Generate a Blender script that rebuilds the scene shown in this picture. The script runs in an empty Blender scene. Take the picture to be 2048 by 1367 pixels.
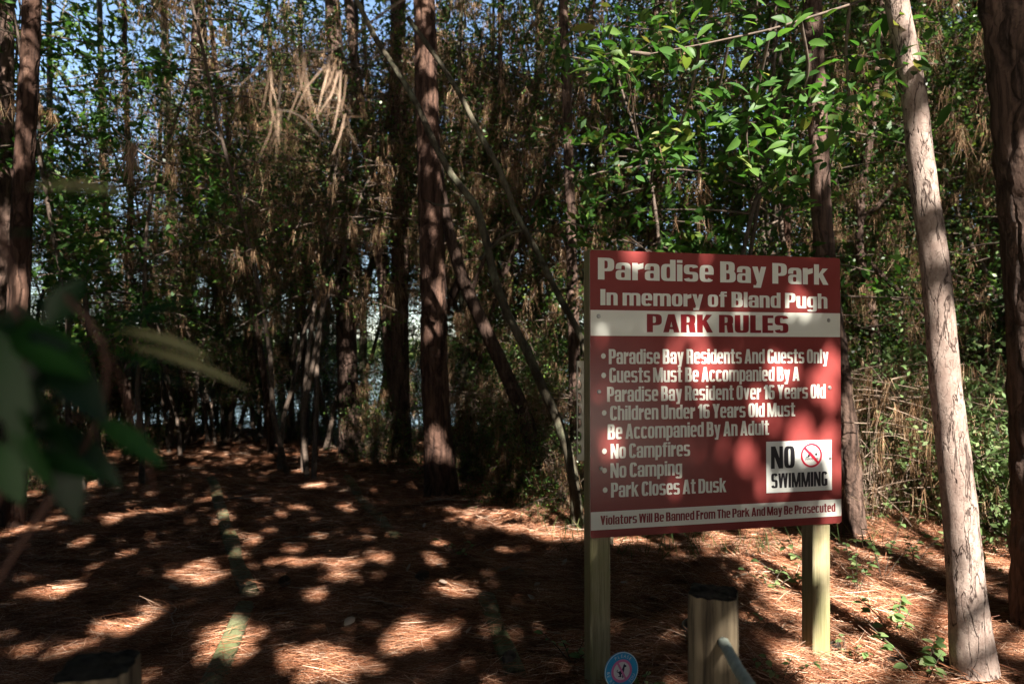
import bpy, math, random
import numpy as np
from mathutils import Vector, noise as mnoise

rng = np.random.default_rng(11)
random.seed(5)
scene = bpy.context.scene
COL = scene.collection
R = math.radians

# ------------------------------------------------------------------ camera
CAMH, FPX, PITCH = 1.42, 1365.0, R(0.82)
cam_d = bpy.data.cameras.new('camera')
cam = bpy.data.objects.new('camera', cam_d); COL.objects.link(cam)
cam.location = (0, 0, CAMH); cam.rotation_euler = (R(90) + PITCH, 0, 0)
cam_d.lens = 24; cam_d.sensor_width = 36
cam_d.clip_start = 0.05; cam_d.clip_end = 2000
cam_d.dof.use_dof = True; cam_d.dof.focus_distance = 3.0; cam_d.dof.aperture_fstop = 2.6
scene.camera = cam

# ------------------------------------------------------------------ sky and sun
SUN = np.array((0.20, -0.69, 0.66)); SUN /= np.linalg.norm(SUN)
SUN_EL = math.asin(SUN[2]); SUN_AZ = math.atan2(SUN[0], SUN[1])
world = bpy.data.worlds.new('World'); scene.world = world; world.use_nodes = True
wn = world.node_tree.nodes; wl = world.node_tree.links
bg = wn['Background']
sky = wn.new('ShaderNodeTexSky'); sky.sky_type = 'NISHITA'; sky.sun_disc = False
sky.sun_elevation = SUN_EL; sky.sun_rotation = SUN_AZ
sky.air_density = 1.0; sky.dust_density = 1.0; sky.ozone_density = 1.5
wl.new(sky.outputs[0], bg.inputs[0]); bg.inputs[1].default_value = 0.068
sl = bpy.data.lights.new('sun', 'SUN'); sl.energy = 5.0; sl.angle = R(0.48); sl.color = (1.0, 0.93, 0.84)
so = bpy.data.objects.new('sun', sl); COL.objects.link(so)
so.rotation_euler = Vector(-SUN).to_track_quat('-Z', 'Y').to_euler(); so.location = (3, -8, 14)
scene.view_settings.view_transform = 'Standard'; scene.view_settings.look = 'None'
scene.view_settings.gamma = 1; scene.view_settings.exposure = 2.25
cy = scene.cycles
cy.max_bounces = 6; cy.diffuse_bounces = 2; cy.glossy_bounces = 2; cy.transmission_bounces = 4
cy.transparent_max_bounces = 4; cy.caustics_reflective = False; cy.caustics_refractive = False

# ------------------------------------------------------------------ helpers
FW = np.array((0, math.cos(PITCH), math.sin(PITCH))); UP = np.array((0, -math.sin(PITCH), math.cos(PITCH)))
RT = np.array((1.0, 0, 0)); CAM = np.array((0, 0, CAMH))
def ray(px, py): return FW + RT * (px - 1024) / FPX + UP * (683.5 - py) / FPX
def at(px, py, d): return CAM + ray(px, py) * d            # photo pixel at a depth in metres
def gpt(px, py, z=0.0):                                       # photo pixel on the ground
    r = ray(px, py); return CAM + r * ((z - CAMH) / r[2])

def mesh(name, V, F, m, parent=None, smooth=False):
    V = np.asarray(V, dtype=np.float32).reshape(-1, 3)
    me = bpy.data.meshes.new(name)
    if isinstance(F, np.ndarray):
        k = F.shape[1]; n = F.shape[0]
        me.vertices.add(len(V)); me.vertices.foreach_set('co', V.ravel())
        me.loops.add(n * k); me.loops.foreach_set('vertex_index', F.astype(np.int32).ravel())
        me.polygons.add(n)
        me.polygons.foreach_set('loop_start', np.arange(0, n * k, k, dtype=np.int32))
        me.polygons.foreach_set('loop_total', np.full(n, k, dtype=np.int32))
        me.update(calc_edges=True)
    else:
        me.from_pydata([tuple(map(float, v)) for v in V], [], F); me.update()
    if smooth: me.polygons.foreach_set('use_smooth', np.ones(len(me.polygons), dtype=bool))
    mats = m if isinstance(m, (list, tuple)) else [m]
    for q in mats: me.materials.append(q)
    return link(name, me, parent)
def link(name, me, parent=None):
    o = bpy.data.objects.new(name, me); COL.objects.link(o)
    if parent is not None: o.parent = parent
    return o
def tag(o, label=None, cat=None, group=None, kind=None):
    if label: o['label'] = label
    if cat: o['category'] = cat
    if group: o['group'] = group
    if kind: o['kind'] = kind
    return o
def thing(name, label, cat, loc=(0, 0, 0), group=None):
    o = bpy.data.objects.new(name, None); COL.objects.link(o); o.empty_display_size = 0.1
    o.location = tuple(float(c) for c in loc)
    return tag(o, label, cat, group)
def copy_tree(o, parent=None):
    c = o.copy(); COL.objects.link(c)
    if parent is not None: c.parent = parent
    for ch in list(o.children): copy_tree(ch, c)
    return c
class MB:                                                     # mesh builder for quads of several pieces
    def __init__(s): s.V = []; s.F = []; s.n = 0
    def add(s, V, F):
        V = np.asarray(V, dtype=float).reshape(-1, 3); F = np.asarray(F, dtype=np.int64)
        s.V.append(V); s.F.append(F + s.n); s.n += len(V)
    def build(s, name, m, parent=None, smooth=False):
        return mesh(name, np.concatenate(s.V), np.concatenate(s.F), m, parent, smooth)
def unit(a):
    return a / np.maximum(np.linalg.norm(a, axis=-1, keepdims=True), 1e-9)

def vnoise(P, scale, seed=0.0):
    return np.array([mnoise.noise(Vector((float(p[0]) * scale + seed, float(p[1]) * scale - seed, float(p[2]) * scale + 2 * seed))) for p in P])

def resample(P, r, step):
    P = np.asarray(P, float); r = np.asarray(r, float)
    # Catmull-Rom style smoothing by cumulative length, cubic through points
    L = np.concatenate([[0], np.cumsum(np.linalg.norm(np.diff(P, axis=0), axis=1))])
    n = max(4, int(L[-1] / step)); s = np.linspace(0, L[-1], n)
    Q = np.stack([np.interp(s, L, P[:, k]) for k in range(3)], 1); rr = np.interp(s, L, r)
    for _ in range(2 if len(P) > 2 else 0):
        k = max(1, int(0.12 * L[-1] / len(P) / step))
        for _ in range(k): Q[1:-1] = (Q[:-2] + 2 * Q[1:-1] + Q[2:]) / 4
    return Q, rr

def tube(P, r, segs=10, rough=0.0, seed=0.0, fs=14.0, vs=5.0, cap=True):
    P = np.asarray(P, float); r = np.asarray(r, float); n = len(P)
    T = unit(np.gradient(P, axis=0))
    ref = np.array((1.0, 0, 0)) if abs(T[0][0]) < 0.8 else np.array((0, 1.0, 0))
    A = np.zeros((n, 3)); a = ref
    for i in range(n):
        a = a - T[i] * a.dot(T[i]); a /= max(np.linalg.norm(a), 1e-9); A[i] = a
    B = np.cross(T, A)
    th = np.linspace(0, 2 * math.pi, segs, endpoint=False)
    rad = np.repeat(r[:, None], segs, 1)
    if rough > 0:
        L = np.concatenate([[0], np.cumsum(np.linalg.norm(np.diff(P, axis=0), axis=1))])
        for i in range(n):
            for j in range(segs):
                rr = r[i]; c, s_ = math.cos(th[j]), math.sin(th[j])
                q = Vector((c * rr * fs + seed, s_ * rr * fs + seed, L[i] * vs))
                rid = 1 - abs(mnoise.noise(q)) * 2.2
                low = mnoise.noise(Vector((c * 1.3 + seed * 3, s_ * 1.3, L[i] * 0.9)))
                rad[i, j] += rr * (rough * (0.5 - rid) * 0.8 + rough * 0.6 * low)
    V = P[:, None, :] + A[:, None, :] * (np.cos(th)[None, :, None] * rad[:, :, None]) + B[:, None, :] * (np.sin(th)[None, :, None] * rad[:, :, None])
    idx = np.arange(n * segs).reshape(n, segs)
    F = np.stack([idx[:-1], np.roll(idx[:-1], -1, 1), np.roll(idx[1:], -1, 1), idx[1:]], -1).reshape(-1, 4)
    V = V.reshape(-1, 3)
    if cap and segs % 2 == 0:
        e = []
        for base in (0, (n - 1) * segs):
            for k in range(segs // 2 - 1):
                e.append((base + k, base + k + 1, base + segs - 2 - k, base + segs - 1 - k))
        F = np.concatenate([F, np.array(e)])
    return V, F

def box_vf(lo, hi):
    x0, y0, z0 = lo; x1, y1, z1 = hi
    V = [(x0, y0, z0), (x1, y0, z0), (x1, y1, z0), (x0, y1, z0), (x0, y0, z1), (x1, y0, z1), (x1, y1, z1), (x0, y1, z1)]
    return V, [(0, 3, 2, 1), (4, 5, 6, 7), (0, 1, 5, 4), (1, 2, 6, 5), (2, 3, 7, 6), (3, 0, 4, 7)]

def kites(P, D, N, L, W):
    """leaf-sized kites: P base, D direction, N normal, L length, W half width (as a share of L)"""
    D = unit(D); S = unit(np.cross(D, N)); N = np.cross(S, D)
    L = np.asarray(L)[:, None]; W = np.asarray(W)[:, None] if np.ndim(W) else W
    a = P; b = P + D * L * 0.45 + S * L * W + N * L * 0.06; c = P + D * L; d = P + D * L * 0.45 - S * L * W + N * L * 0.06
    V = np.stack([a, b, c, d], 1).reshape(-1, 3)
    F = np.arange(len(V)).reshape(-1, 4)
    return V, F
def fine_leaves(P, D, N, L, W, droop=0.25):
    D = unit(D); S = unit(np.cross(D, N)); N = np.cross(S, D)
    t = np.array([0, .12, .3, .5, .72, .9, 1.0]); w = np.array([.04, .5, .9, 1, .78, .34, .02])
    n = len(P); out = np.zeros((n, len(t), 3, 3)); L = np.asarray(L, float)
    W = np.broadcast_to(np.asarray(W, float), (n,)); dr = np.broadcast_to(np.asarray(droop, float), (n,))
    for i, (ti, wi) in enumerate(zip(t, w)):
        base = P + D * (L * ti)[:, None] - N * (L * dr * ti * ti)[:, None]
        side = S * (L * W * wi)[:, None]; lift = N * (L * W * wi * 0.28)[:, None]
        out[:, i, 0] = base + side + lift; out[:, i, 1] = base; out[:, i, 2] = base - side + lift
    m = len(t) * 3; idx = np.arange(n * m).reshape(n, len(t), 3)
    F = np.stack([idx[:, :-1, :-1], idx[:, :-1, 1:], idx[:, 1:, 1:], idx[:, 1:, :-1]], -1).reshape(-1, 4)
    return out.reshape(-1, 3), F
def strands(P, D, L, W, bend):
    """thin bent strips (pine needles): P base, D direction, bend vector at the tip"""
    n = len(P); D = unit(D); L = np.asarray(L)[:, None]
    S = unit(np.cross(D, unit(rng.normal(size=(n, 3))))) * np.asarray(W).reshape(-1, 1)
    mid = P + D * L * 0.5 + bend * 0.25; tip = P + D * L + bend
    V = np.stack([P - S * .5, P + S * .5, mid - S * .5, mid + S * .5, tip - S * .12, tip + S * .12], 1).reshape(-1, 3)
    i = np.arange(n)[:, None] * 6
    F = np.concatenate([i + np.array([0, 1, 3, 2]), i + np.array([2, 3, 5, 4])], 0)
    return V, F
def rdir(n): return unit(rng.normal(size=(n, 3)))

# ------------------------------------------------------------------ materials
def newmat(name):
    m = bpy.data.materials.new(name); m.use_nodes = True
    nt = m.node_tree; b = nt.nodes['Principled BSDF']; return m, nt, b
def ramp(nt, fac, stops):
    r = nt.nodes.new('ShaderNodeValToRGB'); e = r.color_ramp.elements
    while len(e) < len(stops): e.new(0.5)
    for el, (p, c) in zip(e, stops): el.position = p; el.color = (*c, 1)
    nt.links.new(fac, r.inputs[0]); return r.outputs[0]
def tex_noise(nt, scale, detail=6, vec=None, rough=0.6, coord='Object', stretch=None):
    tc = nt.nodes.new('ShaderNodeTexCoord'); v = tc.outputs[coord] if vec is None else vec
    if stretch:
        mp = nt.nodes.new('ShaderNodeMapping'); mp.inputs['Scale'].default_value = stretch
        nt.links.new(v, mp.inputs[0]); v = mp.outputs[0]
    n = nt.nodes.new('ShaderNodeTexNoise'); n.inputs['Scale'].default_value = scale
    n.inputs['Detail'].default_value = detail; n.inputs['Roughness'].default_value = rough
    nt.links.new(v, n.inputs['Vector']); return n.outputs[0]
def mixc(nt, fac, a, b, mode='MIX'):
    m = nt.nodes.new('ShaderNodeMix'); m.data_type = 'RGBA'; m.blend_type = mode
    for sock, val in ((m.inputs[0], fac), (m.inputs[6], a), (m.inputs[7], b)):
        if hasattr(val, 'is_linked'): nt.links.new(val, sock)
        elif isinstance(val, (int, float)): sock.default_value = val
        else: sock.default_value = (*val, 1)
    return m.outputs[2]
def bump(nt, b, h, strength, dist):
    n = nt.nodes.new('ShaderNodeBump'); n.inputs['Strength'].default_value = strength; n.inputs['Distance'].default_value = dist
    nt.links.new(h, n.inputs['Height']); nt.links.new(n.outputs[0], b.inputs['Normal'])
def plain(name, col, rough=0.6, var=0.0, scale=20, metal=0.0):
    m, nt, b = newmat(name); b.inputs['Roughness'].default_value = rough; b.inputs['Metallic'].default_value = metal
    if var:
        f = tex_noise(nt, scale)
        lo = tuple(c * (1 - var) for c in col); hi = tuple(min(1, c * (1 + var)) for c in col)
        nt.links.new(ramp(nt, f, [(0.3, lo), (0.7, hi)]), b.inputs['Base Color'])
    else: b.inputs['Base Color'].default_value = (*col, 1)
    return m
def leafmat(name, stops, trans=0.35, rough=0.45, spec=0.5, clump=0):
    m, nt, b = newmat(name)
    g = nt.nodes.new('ShaderNodeNewGeometry')
    c = ramp(nt, g.outputs['Random Per Island'], stops)
    if clump: c = mixc(nt, 1.0, c, ramp(nt, tex_noise(nt, clump, 3), [(0.30, (.45, .42, .40)), (0.5, (1, 1, 1)), (0.70, (1.7, 1.75, 1.8))]), 'MULTIPLY')
    nt.links.new(c, b.inputs['Base Color']); b.inputs['Roughness'].default_value = rough
    b.inputs['Specular IOR Level'].default_value = spec
    if trans > 0:
        t = nt.nodes.new('ShaderNodeBsdfTranslucent')
        hs = nt.nodes.new('ShaderNodeHueSaturation'); hs.inputs['Value'].default_value = 1.5; hs.inputs['Saturation'].default_value = 1.1
        nt.links.new(c, hs.inputs['Color']); nt.links.new(hs.outputs[0], t.inputs[0])
        mx = nt.nodes.new('ShaderNodeMixShader'); mx.inputs[0].default_value = trans
        out = nt.nodes['Material Output']
        nt.links.new(b.outputs[0], mx.inputs[1]); nt.links.new(t.outputs[0], mx.inputs[2]); nt.links.new(mx.outputs[0], out.inputs[0])
    return m
def barkmat(name, plate, mid, crack, vscale=9.0, stretch=(1, 1, 0.3), bstr=0.9, bdist=0.02, lichen=None):
    m, nt, b = newmat(name); b.inputs['Roughness'].default_value = 0.9
    b.inputs['Specular IOR Level'].default_value = 0.2
    tc = nt.nodes.new('ShaderNodeTexCoord')
    nz = nt.nodes.new('ShaderNodeTexNoise'); nz.inputs['Scale'].default_value = 5; nz.inputs['Detail'].default_value = 4
    nt.links.new(tc.outputs['Object'], nz.inputs['Vector'])
    add = nt.nodes.new('ShaderNodeMix'); add.data_type = 'VECTOR'; add.inputs[0].default_value = 0.12
    nt.links.new(tc.outputs['Object'], add.inputs[4]); nt.links.new(nz.outputs['Color'], add.inputs[5])
    mp = nt.nodes.new('ShaderNodeMapping'); mp.inputs['Scale'].default_value = stretch
    nt.links.new(add.outputs[1], mp.inputs[0])
    vo = nt.nodes.new('ShaderNodeTexVoronoi'); vo.feature = 'DISTANCE_TO_EDGE'; vo.inputs['Scale'].default_value = vscale
    nt.links.new(mp.outputs[0], vo.inputs['Vector'])
    v2 = nt.nodes.new('ShaderNodeTexVoronoi'); v2.inputs['Scale'].default_value = vscale
    nt.links.new(mp.outputs[0], v2.inputs['Vector'])
    f2 = tex_noise(nt, 42, 8, vec=mp.outputs[0], rough=0.7)
    f3 = tex_noise(nt, 7, 5)
    c = ramp(nt, f2, [(0.3, mid), (0.62, plate)])
    sep = nt.nodes.new('ShaderNodeSeparateColor'); nt.links.new(v2.outputs['Color'], sep.inputs[0])
    c = mixc(nt, 0.55, c, ramp(nt, sep.outputs[0], [(0.1, tuple(x * .62 for x in mid)), (0.5, mid), (0.9, tuple(min(1, x * 1.15) for x in plate))]))
    if lichen: c = mixc(nt, ramp(nt, f3, [(0.52, (0, 0, 0)), (0.66, (.8, .8, .8))]), c, lichen)
    e = ramp(nt, vo.outputs['Distance'], [(0.0, (0, 0, 0)), (0.13, (1, 1, 1))])
    e = mixc(nt, ramp(nt, tex_noise(nt, 13, 4, stretch=(1, 1, .35)), [(0.42, (1, 1, 1)), (0.58, (.12, .12, .12))]), e, (1, 1, 1))
    fib = tex_noise(nt, 30, 9, stretch=(1, 1, .09), rough=.7)
    c = mixc(nt, ramp(nt, fib, [(0.36, (.85, .85, .85)), (0.54, (0, 0, 0))]), c, crack)
    c = mixc(nt, e, crack, c)
    nt.links.new(c, b.inputs['Base Color'])
    ms = nt.nodes.new('ShaderNodeMath'); ms.operation = 'MULTIPLY_ADD'; ms.inputs[1].default_value = 0.45
    nt.links.new(f2, ms.inputs[0])
    e2 = ramp(nt, vo.outputs['Distance'], [(0.0, (0, 0, 0)), (0.22, (1, 1, 1))])
    nt.links.new(e2, ms.inputs[2])
    bump(nt, b, ms.outputs[0], bstr, bdist)
    return m
def scalybark(name, cream, pink, brown, crack):
    """pale flaking pine bark: thin irregular upright fissures between scaly plates"""
    m, nt, b = newmat(name); b.inputs['Roughness'].default_value = 0.9; b.inputs['Specular IOR Level'].default_value = 0.15
    def fissure(scale, stretch, wide, dist):
        tc = nt.nodes.new('ShaderNodeTexCoord'); mp = nt.nodes.new('ShaderNodeMapping'); mp.inputs['Scale'].default_value = stretch
        nt.links.new(tc.outputs['Object'], mp.inputs[0]); n = nt.nodes.new('ShaderNodeTexNoise'); n.inputs['Scale'].default_value = scale; n.inputs['Detail'].default_value = 4
        n.inputs['Roughness'].default_value = .55; n.inputs['Distortion'].default_value = dist; nt.links.new(mp.outputs[0], n.inputs['Vector'])
        a = nt.nodes.new('ShaderNodeMath'); a.operation = 'SUBTRACT'; a.inputs[1].default_value = .5; nt.links.new(n.outputs[0], a.inputs[0])
        c = nt.nodes.new('ShaderNodeMath'); c.operation = 'ABSOLUTE'; nt.links.new(a.outputs[0], c.inputs[0])
        return ramp(nt, c.outputs[0], [(0.0, (0, 0, 0)), (wide, (1, 1, 1))])
    f1 = fissure(15, (1, 1, .24), .022, .5); f2 = fissure(34, (1, 1, .45), .02, .3)
    pl = tex_noise(nt, 26, 9, stretch=(1, 1, .55), rough=.7); big = tex_noise(nt, 6, 4, stretch=(1, 1, .4)); fine = tex_noise(nt, 110, 6, rough=.7)
    c = ramp(nt, pl, [(0.30, brown), (0.46, pink), (0.66, cream)])
    c = mixc(nt, ramp(nt, big, [(0.42, (0, 0, 0)), (0.68, (.6, .6, .6))]), c, brown)
    c = mixc(nt, ramp(nt, fine, [(0.3, (.35, .35, .35)), (0.55, (0, 0, 0))]), c, brown)
    c = mixc(nt, mixc(nt, .6, f2, (1, 1, 1)), tuple(x * .35 for x in brown), c); c = mixc(nt, f1, crack, c)
    nt.links.new(c, b.inputs['Base Color'])
    h = mixc(nt, .5, mixc(nt, .35, f1, f2), mixc(nt, .5, pl, fine)); bump(nt, b, h, .9, .010)
    return m
def woodmat(name, light, dark, green=None, scale=6.0, rough=0.75):
    m, nt, b = newmat(name); b.inputs['Roughness'].default_value = rough; b.inputs['Specular IOR Level'].default_value = 0.25
    f = tex_noise(nt, scale, 8, stretch=(9, 9, 0.5), rough=0.65)
    g = tex_noise(nt, 3.0, 5)
    c = ramp(nt, f, [(0.32, dark), (0.6, light)])
    gr = tex_noise(nt, scale * 2.6, 8, stretch=(12, 12, .35), rough=.7)
    c = mixc(nt, ramp(nt, gr, [(0.36, (.75, .75, .75)), (0.52, (0, 0, 0))]), c, tuple(x * .55 for x in dark))
    if green: c = mixc(nt, ramp(nt, g, [(0.42, (0, 0, 0)), (0.66, (.75, .75, .75))]), c, green)
    k = tex_noise(nt, 1.0, 3, stretch=(30, 30, 6))
    c = mixc(nt, ramp(nt, k, [(0.24, (0.7, 0.7, 0.7)), (0.3, (0, 0, 0))]), c, tuple(x * .3 for x in dark))
    nt.links.new(c, b.inputs['Base Color']); bump(nt, b, f, 0.5, 0.006)
    return m

M = {}
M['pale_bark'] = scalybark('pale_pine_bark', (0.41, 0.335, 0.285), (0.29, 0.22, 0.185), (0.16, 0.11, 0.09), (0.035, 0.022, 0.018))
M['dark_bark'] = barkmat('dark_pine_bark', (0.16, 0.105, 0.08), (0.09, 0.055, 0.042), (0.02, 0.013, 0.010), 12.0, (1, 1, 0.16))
M['red_bark'] = barkmat('red_pine_bark', (0.14, 0.08, 0.056), (0.08, 0.042, 0.03), (0.022, 0.012, 0.009), 14.0, (1, 1, 0.12))
M['grey_bark'] = barkmat('grey_smooth_bark', (0.13, 0.115, 0.078), (0.06, 0.05, 0.034), (0.03, 0.025, 0.018), 5.0, (1, 1, 0.5), 0.3, 0.005, (0.19, 0.20, 0.13))
M['twig'] = plain('twig_wood', (0.095, 0.068, 0.05), 0.85, 0.5, 30)
M['dry_twig'] = plain('dry_twig_wood', (0.26, 0.19, 0.14), 0.85, 0.3, 30)
M['leaf'] = leafmat('holly_leaf', [(0.0, (0.020, 0.040, 0.013)), (0.5, (0.040, 0.085, 0.018)), (0.85, (0.07, 0.135, 0.024)), (1.0, (0.15, 0.20, 0.03))], 0.35, 0.4, 0.4, 2.5)
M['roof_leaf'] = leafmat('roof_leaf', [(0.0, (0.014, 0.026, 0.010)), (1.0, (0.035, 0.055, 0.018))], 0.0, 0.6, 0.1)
M['bay'] = leafmat('bay_leaf', [(0.0, (0.028, 0.075, 0.016)), (0.6, (0.055, 0.13, 0.024)), (0.92, (0.10, 0.18, 0.032)), (1.0, (0.20, 0.19, 0.05))], 0.42, 0.5, 0.3)
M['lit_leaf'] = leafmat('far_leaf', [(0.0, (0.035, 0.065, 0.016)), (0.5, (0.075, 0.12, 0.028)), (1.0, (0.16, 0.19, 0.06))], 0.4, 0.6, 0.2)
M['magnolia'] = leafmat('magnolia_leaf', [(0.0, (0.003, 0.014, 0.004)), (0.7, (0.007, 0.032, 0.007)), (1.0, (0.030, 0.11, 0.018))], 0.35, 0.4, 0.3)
M['pale_leaf'] = leafmat('pale_underleaf', [(0.0, (0.34, 0.31, 0.13)), (1.0, (0.44, 0.41, 0.20))], 0.3, 0.6)
M['needle'] = leafmat('dead_needle', [(0.0, (0.085, 0.042, 0.022)), (0.45, (0.18, 0.10, 0.052)), (0.8, (0.30, 0.19, 0.105)), (1.0, (0.48, 0.35, 0.22))], 0.15, 0.6, 0.2, 5.0)
M['litter'] = leafmat('needle_litter', [(0.0, (0.12, 0.038, 0.017)), (0.5, (0.29, 0.12, 0.06)), (0.85, (0.46, 0.245, 0.145)), (1.0, (0.64, 0.47, 0.35))], 0.0, 0.55, 0.2, 3.5)
M['tan_needle'] = leafmat('tan_needle', [(0.0, (0.14, 0.08, 0.05)), (1.0, (0.42, 0.30, 0.21))], 0.2, 0.6, 0.2)
M['grass'] = leafmat('grass_blade', [(0.0, (0.03, 0.05, 0.015)), (0.7, (0.06, 0.10, 0.03)), (1.0, (0.20, 0.16, 0.07))], 0.3, 0.6, 0.2)
M['seedling'] = leafmat('seedling_leaf', [(0.0, (0.10, 0.17, 0.055)), (0.6, (0.16, 0.25, 0.09)), (1.0, (0.28, 0.33, 0.15))], 0.35, 0.5, 0.3)
M['dead_leaf'] = leafmat('fallen_leaf', [(0.0, (0.22, 0.15, 0.11)), (0.5, (0.33, 0.25, 0.19)), (1.0, (0.48, 0.42, 0.36))], 0.1, 0.6, 0.3)
M['post'] = woodmat('treated_post', (0.36, 0.31, 0.19), (0.22, 0.175, 0.095), (0.20, 0.21, 0.085))
M['rope_post'] = woodmat('weathered_post', (0.25, 0.195, 0.125), (0.06, 0.042, 0.027), None, 3.0, 0.85)
M['post_top'] = plain('dark_end_grain', (0.045, 0.037, 0.028), 0.9, 0.8, 45)
M['post_top'].node_tree.nodes['Principled BSDF'].inputs['Specular IOR Level'].default_value = .08
M['edging'] = woodmat('mossy_timber', (0.20, 0.19, 0.115), (0.09, 0.08, 0.048), (0.10, 0.125, 0.045), 5.0, 0.85)
M['black'] = plain('black_plastic', (0.012, 0.012, 0.014), 0.35, 0.3, 30)

# ------------------------------------------------------------------ terrain
def gz(x, y):
    x = np.asarray(x, float); y = np.asarray(y, float)
    z = 0.035 * np.sin(x * 1.7 + 0.6 * y) * np.cos(y * 1.3 - x * .4) + 0.02 * np.sin(x * 4.1 + 1.3) * np.sin(y * 3.7)
    z = z + 0.09 * np.exp(-(((x - 1.08) / 0.22) ** 2 + ((y - 3.12) / 0.22) ** 2)) - 0.05 * np.exp(-(((x - 1.6) / 0.5) ** 2 + ((y - 3.2) / 0.4) ** 2))
    z = z + 0.10 * np.exp(-(((x - 2.0) / 0.5) ** 2 + ((y - 4.3) / 0.35) ** 2))
    z = z + 0.12 * np.exp(-(((x - 1.25) / 0.4) ** 2 + ((y - 4.1) / 0.25) ** 2))
    z = z + 0.09 * np.exp(-(((x - 2.9) / 0.5) ** 2 + ((y - 5.2) / 0.5) ** 2))
    d = np.hypot(x, y + 1)
    z = z * np.clip((d - 0.8) / 1.5, 0, 1)
    edge = 13.0 + 0.5 * np.sin(x * 0.5)
    s = np.clip(y - edge, 0, None)
    z = z - np.minimum(0.34 * s, 3.4) * np.clip(s / 1.5, 0, 1) + 0.0
    return z

def ground_sheet():
    xs = np.concatenate([np.linspace(-600, -14, 16), np.linspace(-13, -5, 30), np.linspace(-4.9, 5, 130), np.linspace(5.2, 13, 30), np.linspace(14, 600, 16)])
    ys = np.concatenate([np.linspace(-400, -3, 14), np.linspace(-2.6, 1.6, 14), np.linspace(1.7, 9, 130), np.linspace(9.2, 26, 60)])
    X, Y = np.meshgrid(xs, ys); Z = gz(X, Y)
    near = (np.abs(X) < 9) & (Y > 0.5) & (Y < 14)
    P = np.stack([X, Y, Z], -1).reshape(-1, 3)
    nz = np.zeros(len(P)); k = near.ravel()
    nz[k] = vnoise(P[k], 2.6, 3.1) * 0.03 + vnoise(P[k], 9, 1.1) * 0.012
    P[:, 2] += nz
    nx = len(xs); i = np.arange(len(P)).reshape(len(ys), nx)
    F = np.stack([i[:-1, :-1], i[:-1, 1:], i[1:, 1:], i[1:, :-1]], -1).reshape(-1, 4)
    m, nt, b = newmat('needle_floor'); b.inputs['Roughness'].default_value = 0.9; b.inputs['Specular IOR Level'].default_value = 0.15
    tc = nt.nodes.new('ShaderNodeTexCoord')
    f = tex_noise(nt, 22, 10, stretch=(1, 5, 5), rough=0.75); g = tex_noise(nt, 26, 10, stretch=(5, 1, 5), rough=0.75); h = tex_noise(nt, 1.4, 6)
    st = mixc(nt, 0.5, f, g, 'LIGHTEN')
    c = ramp(nt, st, [(0.38, (0.035, 0.014, 0.007)), (0.56, (0.13, 0.055, 0.026)), (0.72, (0.28, 0.14, 0.07))])
    c = mixc(nt, ramp(nt, h, [(0.45, (0, 0, 0)), (0.7, (.5, .5, .5))]), c, (0.05, 0.025, 0.013))
    sx = nt.nodes.new('ShaderNodeSeparateXYZ'); nt.links.new(tc.outputs['Object'], sx.inputs[0])
    mr = nt.nodes.new('ShaderNodeMapRange'); mr.inputs[1].default_value = 0.4; mr.inputs[2].default_value = -0.8
    nt.links.new(sx.outputs[1], mr.inputs[0])
    c = mixc(nt, mr.outputs[0], c, (0.72, 0.66, 0.57))          # unseen pale lot behind the viewer, added to bounce light onto the sign
    nt.links.new(c, b.inputs['Base Color']); bump(nt, b, st, 0.9, 0.03)
    return tag(mesh('ground', P, F, m, None, True), kind='structure')
ground_sheet()
def lake():
    m, nt, b = newmat('lake_water'); b.inputs['Base Color'].default_value = (0.05, 0.085, 0.10, 1); b.inputs['Roughness'].default_value = 0.08
    f = tex_noise(nt, 3.0, 4, stretch=(1, 2.5, 1)); bump(nt, b, f, 0.25, 0.05)
    V = [(-700, 18, -2.6), (700, 18, -2.6), (700, 900, -2.6), (-700, 900, -2.6)]
    return tag(mesh('water', V, [(0, 1, 2, 3)], m), kind='structure')
lake()

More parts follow.
